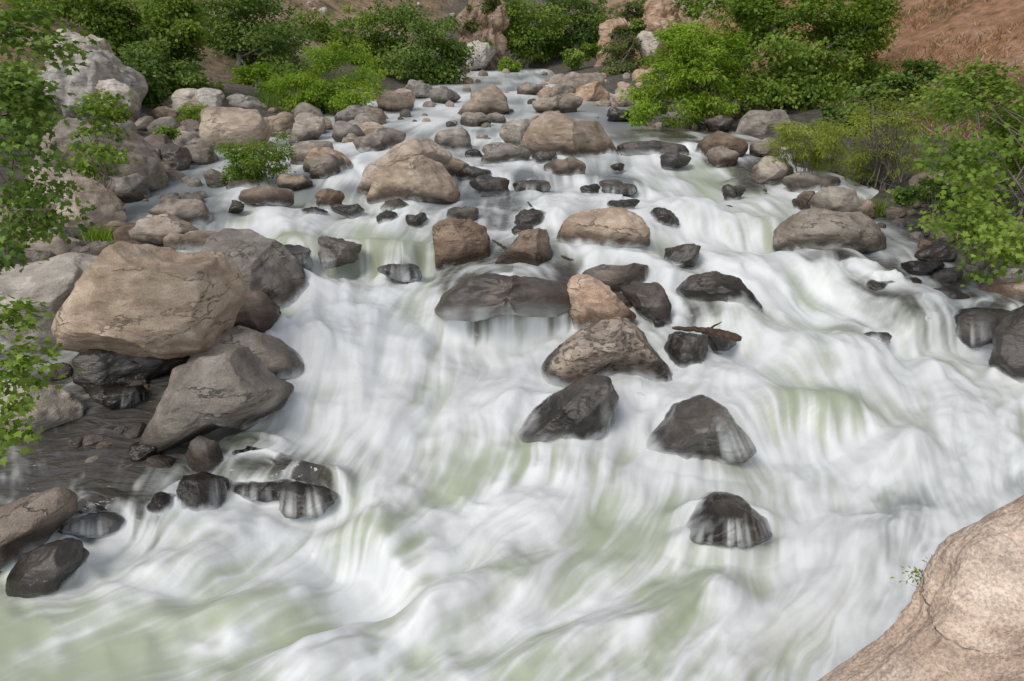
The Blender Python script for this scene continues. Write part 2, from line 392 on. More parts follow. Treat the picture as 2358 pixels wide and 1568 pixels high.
rock((530,1104,690,1138),'dark','dark rock veiled by water left of its twin below the grey boulder',sink=.5,df=1.1,nf=2,film=([(615,1132,140,30)],(600,1000),.15))
rock((640,1116,780,1168),'dark','dark rock curtained by white water right of its twin',sink=.4,df=1.1,nf=2,film=([(715,1152,110,50)],(690,1000),.15))
rock((140,1184,290,1214),'dark','submerged dark rock where the brown pool spills into the river',sink=.5,df=1.1,nf=2,film=([(225,1206,110,36)],(220,1080),.1))
rock([(80,470),(100,400),(150,387),(210,415),(265,455),(280,490),(260,515),(200,530),(120,525),(90,500)],'tan','large tan grey boulder under the left tree branches',lev=6,water=False,nf=9)
rock((240,397,340,462),'grey','dark grey boulder right of the boulder under left branches')
rock((345,460,490,512),'tan','flat tan rock by the calm left channel')
rock((290,497,475,562),'tan','long tan boulder above the overhanging brown boulder',nf=8)
rock((370,530,500,580),'tan','tan rounded rock just behind the top of the overhanging boulder')
rock((185,553,275,602),'grey','grey round cobble behind the pale boulder at left')
rock((45,537,185,602),'tan','reddish tan rock below the left leaf branches',water=False)
rock((240,510,360,545),'tan','low flat rock left of the long tan boulder')
rock((410,318,492,378),'grey','grey boulder at the bank left of the large tan rounded boulder',nf=8)
rock((325,303,402,372),'brown','brown block on the left bank below the dense tree',water=False,nf=9)
rock((372,328,436,394),'dark','dark angular block beside the brown block on the left bank',water=False,nf=9)
rock((262,345,345,412),'grey','tall grey rock at the end of the broad grey rock face',water=False,nf=10)
rock((300,258,368,306),'grey','grey rock above the brown block on the left bank',water=False,nf=9)
rock([(90,390),(110,320),(180,285),(270,290),(330,330),(360,390),(350,415),(240,430),(130,425)],'grey','broad grey rock face behind the spindly sapling',D=21,water=False,lev=6,nf=12,craggy=.05)
rock([(450,310),(470,270),(530,250),(590,258),(615,290),(610,315),(540,335),(480,345)],'tan','large rounded tan boulder left of the bright green bush',lev=6,water=False,nf=4)
rock((400,203,470,262),'pale','pale grey boulder on left bank by the green grass tuft',D=33,water=False,nf=9)
rock((450,205,512,255),'pale','pale grey boulder just right of its pale neighbour on left bank',D=33,water=False,nf=9)
rock((525,222,625,268),'pale','pale boulder behind the large rounded tan boulder',water=False)
rock([(110,170),(118,110),(140,68),(175,70),(230,95),(262,125),(255,150),(190,185)],'pale','top block of the pale rock outcrop at upper left',name='rock_outcrop',D=31,water=False,lev=6,nf=16,p=3.5,craggy=.18)
rock([(90,240),(100,170),(150,150),(240,140),(285,150),(300,185),(290,240),(200,262)],'pale','lower block of the pale rock outcrop at upper left',name='rock_outcrop',D=30,water=False,lev=6,nf=16,p=3.5,sink=.3,craggy=.18)
rock((225,185,310,248),'pale','low pale ledge at foot of the upper left outcrop',D=29,water=False,nf=9,craggy=.1)
rock((470,390,525,432),'grey','small grey rock left of the island shrub')
rock((525,415,600,440),'brown','brown stone beneath the island shrub')
rock((550,428,675,470),'brown','flat brown rock in front of the island shrub')
rock((640,403,722,434),'tan','flat tan rock right of the island shrub')
rock((525,461,562,489),'dark','small black rock in the left channel')
rock((690,340,805,397),'pink','pinkish tan boulder right of the island shrub',nf=5)
rock((690,357,797,414),'grey','grey tan boulder in front of the pinkish boulder')
rock((670,318,765,380),'grey','grey boulder leaning behind the pinkish boulder')
rock((675,260,745,320),'tan','tan boulder below the bright green bush')
rock((768,282,850,325),'grey','grey flat boulder right below the bright green bush')
rock([(808,325),(840,305),(900,295),(935,305),(925,330),(870,355),(840,352)],'grey','slanting grey rock upstream of the long slanting tan boulder')
rock((770,247,865,285),'grey','grey rock under the right side of the bright green bush')
rock((610,262,680,305),'tan','tan rock between rounded tan boulder and bright green bush',water=False)
rock((868,203,960,256),'pink','pinkish grey boulder at the foot of the dark centre left tree')
# middle of the river
rock([(828,425),(850,390),(900,350),(960,310),(1000,303),(1030,350),(1028,365),(960,390),(900,410),(855,435)],'tan','long slanting tan boulder behind the domed tan boulder',lev=6)
rock([(855,450),(870,400),(910,372),(960,362),(1010,375),(1045,410),(1060,440),(1040,455),(940,462),(880,460)],'tan','domed tan boulder in mid river right of the island shrub',lev=6,nf=4)
rock((1000,295,1087,342),'grey','grey boulder left of the largest far tan boulder')
rock((1010,362,1082,406),'tan','tan rock right of the long slanting boulder')
rock((1050,383,1132,414),'dark','dark rock beside the domed tan boulder')
rock((1080,405,1175,442),'dark','low dark rock with water flowing round it right of domed boulder',sink=.4)
rock((1145,280,1240,336),'grey','grey tan rock left against the largest far tan boulder')
rock([(1197,330),(1220,290),(1260,268),(1310,263),(1370,285),(1410,320),(1425,345),(1400,360),(1300,360),(1210,348)],'tan','largest tan boulder in the upper middle of the river',lev=6,nf=5)
rock((1110,333,1224,376),'grey','flat grey rock in front of the largest far tan boulder')
rock((1225,348,1290,380),'dark','dark rock between flat grey rock and taupe rock')
rock([(1250,385),(1270,365),(1320,362),(1345,375),(1357,398),(1320,408),(1260,404)],'brown','taupe rock in front of the largest far tan boulder')
rock((1072,342,1112,360),'dark','small black rock left of the flat grey rock')
rock((1180,414,1270,434),'dark','submerged dark rock with water sliding over in mid river',sink=.6,mist=False,film=([(1230,434,60,16)],(1225,380),.1))
rock((1380,414,1480,437),'dark','submerged dark rock below the far ledge fall',sink=.6,mist=False,film=([(1430,437,65,16)],(1430,380),.1))
rock((1335,425,1382,444),'dark','small dark rock tip in mid river white water')
rock((1405,375,1440,390),'dark','tiny dark rock tip below the taupe rock')
rock((1250,470,1330,485),'dark','thin dark rock upstream of the dark perch rock')
rock((720,437,792,480),'brown','brown grey rock left of the domed tan boulder')
rock((878,455,946,488),'brown','brown rock just in front of the domed tan boulder')
rock((762,467,848,500),'dark','flat black rock below the brown grey rock')
rock((860,486,912,518),'dark','dark rock at lip of the left fall')
rock((935,490,986,522),'dark','brown black rock left of the square brown boulder')
rock((1028,475,1102,510),'grey','grey rock just behind the square brown boulder')
rock((690,478,760,496),'dark','low dark rock in the left channel rapids')
rock([(995,560),(1003,525),(1035,505),(1085,505),(1115,520),(1127,550),(1125,580),(1090,602),(1010,602)],'brown','square brown boulder in the centre of the river',lev=6)
rock([(1140,600),(1160,570),(1200,535),(1240,525),(1270,545),(1288,575),(1285,600),(1220,614),(1160,612)],'brown','triangular brown boulder right of the square brown boulder',lev=6)
rock((1172,480,1264,526),'dark','dark perch rock under the small black bird')
rock([(1285,540),(1300,510),(1330,488),(1380,478),(1430,485),(1470,505),(1495,530),(1490,556),(1420,567),(1330,564),(1290,552)],'tan','broad tan grey boulder right of the triangular brown boulder',lev=6,nf=4)
rock((1398,459,1472,488),'dark','dark rock behind the broad tan grey boulder')
rock((1488,480,1566,518),'dark','black jagged rock right of the broad tan grey boulder',film=([(1498,510,22,20)],(1500,470),0))
rock((1178,518,1230,552),'dark','small dark rock behind the triangular brown boulder')
rock((738,540,830,606),'dark','dark rock in the middle of the left fall',film=([(740,600,40,45)],(745,520),.1))
rock((870,610,970,634),'dark','rock covered by the left fall',sink=.6,df=1.1,nf=2,film=([(920,628,80,34)],(920,510),.2))
rock((625,566,715,607),'dark','rock beneath the left edge of the left fall',sink=.4,film=([(690,600,60,45)],(670,500),.2))
rock([(1006,714),(1024,680),(1080,650),(1150,642),(1220,646),(1290,658),(1335,676),(1332,714),(1270,726),(1170,722),(1090,732),(1024,734)],'dark','broad low dark shelf with water pouring over its front',name='ledge_rock',lev=6,sink=.05,nf=2,p=3.6,df=1.5,film=([(1090,726,120,34),(1220,716,130,36)],(1170,100),.05))
rock([(1345,625),(1390,612),(1450,605),(1510,602),(1517,625),(1510,650),(1440,668),(1370,668),(1345,645)],'brown','flat topped brown slab above the pale rough rock')
rock([(1433,665),(1460,652),(1510,652),(1535,675),(1557,705),(1545,740),(1500,730),(1460,705)],'dark','dark grey angular boulder right of the pale rough rock',nf=6)
rock((1410,668,1462,712),'grey','grey stone wedged between pale rough rock and angular boulder')
rock((1428,632,1464,662),'brown','small reddish stone resting on the flat topped slab')
rock([(1308,675),(1325,638),(1360,632),(1400,662),(1440,695),(1462,722),(1440,750),(1350,760),(1322,730)],'pink','pale orange rough rock behind the pitted boulder',nf=9,craggy=.07)
rock([(1250,840),(1268,815),(1310,788),(1350,758),(1400,738),(1470,736),(1502,758),(1532,797),(1552,834),(1547,858),(1490,868),(1400,864),(1320,872),(1268,863)],'pitted','large pitted boulder with pale and rusty honeycomb crust',lev=6,nf=7,craggy=.04)
rock([(1530,800),(1545,768),(1600,762),(1630,775),(1640,805),(1620,835),(1560,838)],'dark','black rock under the driftwood log')
rock((1620,755,1700,800),'dark','dark stone beneath the thick end of the driftwood log')
rock((1505,735,1535,755),'dark','little dark stone right of the pale rough rock')
rock([(1557,670),(1590,635),(1640,625),(1690,640),(1725,670),(1750,700),(1720,714),(1640,702),(1580,684)],'dark','long black wet boulder right of the slab',lev=6)
rock([(1528,595),(1535,570),(1580,563),(1617,565),(1615,590),(1590,607),(1545,607)],'dark','small square dark brown rock above the long black boulder')
rock([(1182,992),(1225,944),(1290,904),(1345,872),(1390,874),(1415,906),(1410,950),(1380,990),(1350,1003),(1290,1006),(1230,1012),(1190,1005)],'dark','glossy dark brown boulder below the pitted boulder',lev=6,nf=3,sink=.05,df=1.1,film=([(1412,945,38,60)],(1420,850),.1))
rock((1450,902,1488,926),'dark','tiny black rock between the two dark boulders')
rock([(1474,1034),(1520,988),(1570,940),(1620,919),(1660,943),(1695,986),(1722,1026),(1690,1046),(1580,1050),(1510,1044)],'dark','triangular dark boulder with water veils on its right face',lev=6,sink=.05,nf=3,df=1.1,film=([(1685,1000,72,80)],(1610,880),.0))
rock([(1562,1222),(1610,1178),(1660,1144),(1710,1150),(1752,1186),(1764,1218),(1720,1240),(1650,1242),(1600,1234)],'dark','nearest dark rock with streaks of water running off it',lev=6,sink=.05,nf=3,df=1.1,film=([(1680,1234,105,46),(1748,1192,42,56)],(1680,1070),.0))
# right side
rock([(1790,555),(1800,520),(1840,490),(1910,473),(1960,480),(2010,505),(2035,540),(2030,562),(1960,574),(1860,579),(1810,574)],'grey','largest grey brown boulder in the right channel',lev=6,nf=6)
rock([(1872,455),(1900,435),(1950,440),(1990,470),(1995,495),(1930,500),(1880,485)],'grey','grey rock leaning behind the largest right channel boulder')
rock((1955,462,2012,502),'tan','tan stone right of the leaning grey rock')
rock((1805,400,1935,448),'grey','dark grey flat boulder below the yellow green willow')
rock((1730,365,1835,422),'tan','pale tan rock at the foot of the yellow green willow')
rock((1832,440,1885,480),'brown','brown rock left of the leaning grey rock')
rock((1664,427,1716,458),'dark','dark rock in the upper right white water')
rock((1603,303,1718,360),'brown','brown boulder right of the far ledge fall')
rock((1630,340,1700,380),'brown','rounded brown rock in front of the far ledge boulder')
rock([(1695,300),(1710,270),(1750,252),(1800,262),(1822,295),(1810,314),(1740,314)],'grey','large grey brown boulder under the big right tree',water=False)
rock((1728,312,1790,362),'grey','grey rock below the boulder under the right tree')
rock((1520,352,1592,382),'dark','black rock right under the far ledge fall')
rock((1623,268,1697,304),'dark','dark rock left of the boulder under the right tree')
rock((1420,326,1610,358),'dark','long dark ledge with the far fall sliding over it',name='ledge_rock',sink=.5,df=.6,film=([(1430,355,40,18),(1500,355,90,18),(1590,355,30,18)],(1520,200),.2))
rock((2105,395,2195,478),'brown','brown rock at the right bank below grey twiggy shrub',water=False)
rock((1990,645,2066,692),'dark','rounded dark rock in the right channel near the bank')
rock((1903,608,2010,636),'grey','thin flat slab in right channel below the largest grey boulder')
rock((2245,640,2420,700),'pink','flat reddish tan rock shelf at the right bank edge')
rock([(2310,745),(2345,700),(2420,700),(2420,880),(2340,870),(2295,830)],'dark','black wet rock at the right edge of the rapids',nf=8)
rock((2195,708,2330,772),'dark','dark rock with water sliding over near the right edge',sink=.4,film=([(2225,758,75,46)],(2230,650),.1))
rock((2120,664,2225,702),'dark','low dark wet ledge with water spilling beside the reddish shelf',name='ledge_rock',sink=.3,df=1.1,film=([(2150,696,60,26)],(2170,500),.1))
rock((2050,640,2120,668),'dark','small low dark ledge in the right cascade',name='ledge_rock',sink=.3,df=1.1,film=([(2080,664,50,18)],(2090,500),.1))
rock((2085,722,2165,752),'dark','dark rock covered with falling water in the right cascade',sink=.5,film=([(2120,745,60,32)],(2110,640),.2))
rock((1985,766,2050,790),'dark','small dark rock under foam in the right cascade',sink=.5,film=([(2015,785,50,24)],(2010,700),.3))
rock((1920,630,2000,655),'dark','dark stone under the thin flat slab',sink=.4)
rock((2260,560,2400,640),'dark','dark bank rock beneath the right sycamore',water=False)
rock((2110,560,2200,600),'dark','low dark rock in the calm water under the right sycamore')
rock((2080,600,2170,632),'dark','flat dark stone in the shallows left of the right sycamore')
rock([(2212,1290),(2220,1240),(2262,1222),(2305,1205),(2330,1250),(2290,1320)],'dark','dark wet rock wedged behind the pink granite slab',D=5.4,nf=8,water=False)
rock([(1965,1620),(2010,1535),(2065,1465),(2105,1440),(2140,1490),(2050,1640)],'dark','dark wet foot of rock below the pink granite slab',D=5.5,nf=8,water=False)
rock([(1850,1650),(1965,1555),(2065,1462),(2165,1372),(2265,1278),(2415,1135),(2540,1020),(2900,900),(3050,1500),(2850,2000),(2350,2100),(1920,1900)],'pink','pink tan granite slab filling the lower right corner',name='granite_slab',D=4.5,lev=7,df=.22,sink=0,water=False,nf=2,p=3.4)
# far
rock([(1040,255),(1090,220),(1130,203),(1165,225),(1172,250),(1120,264),(1060,265)],'tan','pointed tan boulder far up the river')
rock((1225,222,1342,260),'grey','low grey boulder right of the pointed far boulder')
rock([(1240,225),(1260,195),(1320,172),(1385,178),(1400,200),(1340,225)],'tan','long tan sloping slab on the far right bank',water=False)
rock((1325,190,1405,232),'pink','pinkish boulder right of the far sloping slab',water=False)
rock((1400,195,1475,245),'pink','pinkish boulder below the round olive bush',water=False)
rock((1048,262,1135,292),'grey','grey rock below the pointed far boulder')
rock((1120,258,1165,283),'grey','small grey rock right below the pointed far boulder')
rock((990,205,1062,238),'grey','grey rock at far left bank below dark tree')
rock((930,190,1000,225),'grey','grey rock under the dark centre left tree',water=False)
rock((1390,248,1460,280),'dark','dark rocks at the water edge left of bright tree')
rock((1190,192,1250,220),'grey','rounded grey rock in the far channel')
rock((1070,92,1138,150),'pale','white boulder stack at the foot of the far cliff',D=85,water=False,nf=10,craggy=.12)
rock([(1055,110),(1060,40),(1085,-10),(1150,-40),(1165,20),(1145,100),(1100,130)],'orange','far tan orange cliff between the dark tree clumps',name='cliff',D=88,water=False,lev=6,nf=18,p=2.6,craggy=.4)
rock([(1395,120),(1410,60),(1440,20),(1520,-20),(1560,20),(1550,100),(1480,150)],'orange','orange cliff behind the round olive bush',name='cliff',D=80,water=False,lev=6,nf=18,p=2.6,craggy=.35)
rock((1470,80,1535,130),'pale','pale boulder in front of the orange cliff',D=70,water=False,nf=9,craggy=.1)
rock((1455,150,1520,200),'pink','pink rock left of the bright right tree',D=58,water=False)
rock((2190,0,2260,40),'pale','pale outcrop on the upper right hillside',D=60,water=False,nf=12,craggy=.2)
rock((2080,45,2130,75),'pale','small pale outcrop on the upper right hillside beside the sycamore',D=58,water=False,nf=12,craggy=.2)

# filler stones (shared meshes)
protos = []
for k in range(12):
    r = np.random.default_rng(500+k); d, Fc = ico(4)
    q = shape_unit(d, r, 7+k % 6, 300+k, ang=.98, p=3.0)*np.array([1, r.uniform(.7, 1), r.uniform(.5, .85)])
    protos.append((q, Fc))
pm = {}
def stone(px, py, rpx, style, label, group, r):
    k = int(r.integers(0, 12)); key = (k, style)
    if key not in pm: pm[key] = mesh_np('stone', protos[k][0], protos[k][1], 3, M[style])
    t, P = hitg(px, py); s = rpx/F*t
    o = link('stone', pm[key], (P[0], P[1], P[2]+s*.2+.04)); o.scale = (s, s, s*r.uniform(.8, 1.2)); o.rotation_euler = (r.uniform(-.4, .4), r.uniform(-.4, .4), r.uniform(0, 6.28))
    tag(o, label, 'rock', group)
def scatter(reg, n, rmin, rmax, styles, label, group, seed):
    r = np.random.default_rng(seed)
    for i in range(n):
        stone(r.uniform(reg[0], reg[2]), r.uniform(reg[1], reg[3]), rmin+(rmax-rmin)*r.random()**2, styles[int(r.integers(0, len(styles)))], label, group, r)
scatter((280,395,470,480), 20, 8, 30, ['grey','tan','grey'], 'small stone strewn along the calm left channel bank', 'stones on the left channel bank', 1)
scatter((190,840,340,930), 14, 8, 24, ['brown','dark','grey'], 'small stone in the shade beneath the overhanging boulder', 'stones under the overhanging boulder', 2)
scatter((180,1000,340,1150), 14, 10, 26, ['dark','brown','dark','grey'], 'wet stone lying in the shallow brown pool', 'stones in the brown pool', 21)
scatter((250,240,480,400), 28, 24, 52, ['grey','brown','tan','grey'], 'angular rock heaped on the left bank below the dense tree', 'rocks on the upper left bank', 3)
scatter((610,235,880,335), 38, 10, 32, ['grey','tan','brown'], 'rock heaped along the bank below the bright green bush', 'rocks below the bright green bush', 4)
scatter((1000,158,1200,230), 14, 6, 20, ['grey','tan','tan','grey'], 'small boulder strewn along the far left river edge', 'boulders on the far left edge', 5)
scatter((1240,158,1480,245), 24, 8, 24, ['tan','pink','grey','tan'], 'tan boulder heaped on the far right bank', 'boulders on the far right bank', 51)
scatter((1000,180,1460,330), 20, 5, 16, ['grey','dark','brown','tan'], 'small rock breaking the far riffles', 'rocks in the far riffles', 52)
scatter((1900,430,2200,540), 24, 8, 28, ['grey','brown','dark'], 'stone on the right bank below the twiggy shrub', 'stones on the right bank', 6)
scatter((1460,245,1760,300), 20, 8, 22, ['grey','brown','dark'], 'stone at the water edge below the big right trees', 'stones below the right trees', 7)
scatter((0,430,330,610), 16, 24, 56, ['tan','grey','brown'], 'stone among the boulders at the left edge', 'stones at the left edge', 8)
scatter((860,225,1060,300), 10, 6, 20, ['grey','dark','tan'], 'small rock in the far left shallows', 'rocks in the far left shallows', 9)
scatter((1380,20,1560,140), 8, 8, 20, ['orange','pink','pale'], 'orange rock lying below the far cliff', 'rocks below the far cliff', 10)
scatter((700,0,1060,60), 12, 6, 20, ['pale','grey','pale'], 'pale rock dotted over the far hillside', 'rocks on the far hillside', 11)
scatter((560,300,700,345), 6, 10, 22, ['grey','tan'], 'rock beside the large rounded tan boulder', 'rocks by the rounded tan boulder', 12)
scatter((1480,440,1900,520), 4, 6, 12, ['dark','dark'], 'small dark rock tip in the right rapids', 'rock tips in the right rapids', 14)
scatter((2050,480,2340,650), 18, 14, 36, ['dark','grey','brown'], 'dark stone in the shallows beneath the right sycamore', 'stones beneath the right sycamore', 15)

# ------------------------------------------------------------------ water
FL = [(1200,195,.2,1),(1100,250,-.4,1),(1350,270,.3,1),(950,285,-1,.7),(800,345,-1,.7),(640,440,-.3,.7),(420,440,.7,.7),(600,520,1,.6),(720,600,.4,1),(800,700,.3,1),(1000,480,-.1,1),(900,600,-.1,1),(1100,650,-.2,1),(1280,680,0,1),
 (1500,340,-.2,1),(1500,420,-.2,1),(1650,470,.3,1),(1750,560,.8,1),(1900,660,.8,.9),(2050,730,.6,1),(2200,820,.2,1),(2150,620,.1,1),(1800,800,.5,.9),(2050,950,-.5,1),(2230,1000,-.7,.9),(1900,1050,-.5,1),(1750,850,0,1),(1650,850,-.7,.7),
 (1450,1050,-.6,1),(1700,1000,.3,1),(1750,1250,-.3,1),(2100,1200,-.7,.8),(1900,1400,-.8,.7),(1600,1400,-1,.5),(1300,1350,-1,.45),(1000,1350,-1,.6),(700,1450,-1,.55),(300,1500,-1,.35),(900,1000,-.4,1),(1100,1000,-.3,1),(1000,850,.2,1),
 (800,1150,-.2,1),(600,1150,-.6,1),(400,1250,-1,.7),(200,1350,-1,.6),(150,1050,.6,.4),(300,1130,.3,1),(300,920,-.8,.4),(1250,1150,-.7,.8),(1300,820,-.4,1),(2300,700,-.3,1),(820,1280,-.5,1),(850,760,.4,.9),(720,900,-.3,1),(1150,900,-.6,.8)]
CT = [(1150,215,.56,'s'),(1200,190,.72,'s'),(1000,245,.6,'s'),(930,270,.38,'s'),(1380,270,.2,'s'),(1550,300,.08,'b'),(1480,315,.14,'s'),(1640,290,.05,'b'),(1500,372,.78,'g'),(1620,400,.8,'g'),(1750,400,.26,'b'),(1080,300,.5,'s'),(800,335,.64,'s'),(700,430,.32,'s'),
 (420,430,.16,'s'),(500,470,.48,'s'),(390,465,.14,'s'),(600,500,.82,'g'),(760,510,.82,'g'),(830,430,.4,'s'),(1180,390,.64,'s'),(1090,460,.4,'s'),(1300,430,.54,'s'),(1420,395,.56,'s'),(1600,470,.95,'g'),(1700,480,.84,'g'),(1820,500,.74,'g'),(1650,540,.95,'g'),(1800,620,.9,'g'),
 (1000,470,.4,'s'),(1150,500,.3,'b'),(1230,455,.46,'s'),(1900,590,.48,'b'),(680,550,.46,'g'),(850,560,.46,'g'),(900,640,.82,'g'),(760,660,.97,'g'),(940,680,.6,'g'),(700,760,1,'g'),(900,800,1.02,'g'),(1100,820,1.0,'g'),(1000,900,.95,'g'),(1200,800,.95,'g'),(850,950,.98,'g'),(565,735,.1,'b'),
 (750,1000,.92,'g'),(1120,1120,.28,'g'),(950,1080,.8,'g'),(600,980,.8,'g'),(640,1085,.46,'b'),(700,1120,.46,'b'),(870,1200,.87,'g'),(830,1270,.45,'g'),(600,1200,.88,'g'),(450,1250,.78,'g'),(300,1200,.46,'b'),(200,1150,.2,'p'),(120,1020,.1,'p'),(250,980,.11,'p'),(330,920,.18,'p'),
 (60,1080,.1,'p'),(280,1070,.12,'p'),(250,1300,.8,'g'),(150,1400,.56,'g'),(50,1480,.24,'g'),(250,1480,.12,'g'),(450,1420,.4,'g'),(640,1430,.15,'g'),(500,1530,.32,'g'),(700,1520,.58,'g'),(900,1400,.78,'g'),(950,1540,.54,'g'),(1150,1300,.8,'g'),(1400,1270,.24,'g'),(1300,1400,.64,'g'),
 (1550,1380,.24,'g'),(1500,1500,.56,'g'),(1250,1500,.36,'g'),(1700,1400,.8,'g'),(1800,1520,.88,'g'),(1900,1350,.82,'g'),(2050,1250,.62,'s'),(2150,1150,.66,'s'),(2250,1080,.72,'s'),(1900,1150,.92,'g'),(1850,1000,.6,'g'),(1500,1100,.64,'g'),(1450,980,.79,'g'),(1400,1100,.83,'g'),
 (1780,880,.7,'g'),(1700,820,.9,'g'),(2000,900,.97,'g'),(2200,900,.97,'g'),(2300,980,.86,'g'),(2050,800,.84,'g'),(1900,720,.62,'g'),(2150,730,.48,'b'),(2250,700,.2,'b'),(2200,640,.06,'b'),(2100,640,.26,'b'),(2300,650,.05,'b'),(2000,700,.56,'b'),(1750,760,.88,'g'),(2060,560,.36,'s'),
 (2100,520,.09,'b'),(1160,645,.32,'b'),(1280,650,.28,'b'),(1100,708,.36,'b'),(1260,716,.36,'b'),(1250,765,.97,'g'),(1100,785,.97,'g'),(1400,580,.78,'g'),(1600,730,.58,'b'),(1480,880,.84,'g'),(1950,600,.45,'b'),(1230,1200,.78,'g'),(1050,1250,.87,'g'),(750,1330,.6,'g'),(1080,650,.3,'b'),(1650,350,.18,'b'),(1300,300,.19,'s'),(1250,340,.58,'s'),(1430,290,.13,'s'),(2350,1050,.72,'s'),(2150,600,.06,'b'),(2330,800,.84,'g'),(2100,1050,.9,'g')]
TINT = {'g': (.425, .475, .35), 'b': (.056, .049, .042), 's': (.235, .255, .268), 'p': (.072, .066, .059)}
# px, py, rx, ry, height, foam on it, dark amount
DM = [(600,1102,115,40,.14,.5,.6),(715,1136,95,45,.15,.54,.5),(580,1034,80,28,.10,.48,.5),(1640,1052,135,36,.13,.72,.2),(1670,1256,130,36,.18,.74,.1),(1540,322,170,20,.12,.18,.8),(1300,1016,120,28,.11,.72,.1),
 (2250,725,75,45,.06,.38,.9),(2080,715,80,50,.12,.5,.6),(1980,760,70,50,.14,.54,.5),(900,590,70,35,.12,.48,.3),(680,565,60,35,.12,.48,.3),(1430,420,70,22,.10,.48,.5),(1225,418,65,20,.10,.48,.5),(1640,730,110,40,.12,.52,.5),(220,1182,95,38,.14,.36,.7),
 (840,1240,110,45,.14,.55,0),(560,1420,230,45,.06,.32,0),(1850,960,150,60,.2,.56,0),(1930,600,60,30,.12,.42,.5),(400,1310,130,50,.12,.66,.1),(2150,820,100,50,.16,.84,0),(1330,1330,180,55,.08,.4,0),
 (1250,1060,120,50,.10,.66,0),(1950,1250,130,60,.12,.82,0),(950,1420,160,45,.08,.74,0),(2050,1050,120,50,.12,.87,0),(1900,820,110,45,.14,.68,.1)]
# falls: lip line in the picture, drop (m), steepness (m)
FALLS = [(640,572,1000,590,.66,.18),(1010,740,1330,728,.62,.14),(1415,340,1760,345,.45,.22),(540,1126,790,1146,.28,.13),(1560,500,1800,540,.48,.36),(1860,640,2090,770,.62,.22),(2090,770,2340,740,.68,.2),
 (760,1235,920,1290,.48,.18),(1740,965,2010,985,.55,.26),(480,505,640,520,.24,.3),(1150,410,1500,430,.28,.3),(180,1168,400,1226,.3,.2),(700,345,870,420,.28,.4),(1600,735,1760,790,.40,.2),(1050,300,1230,310,.28,.4),(1050,1140,1350,1095,.26,.25),
 (1650,610,1900,690,.30,.3),(1430,940,1500,930,.25,.2)]
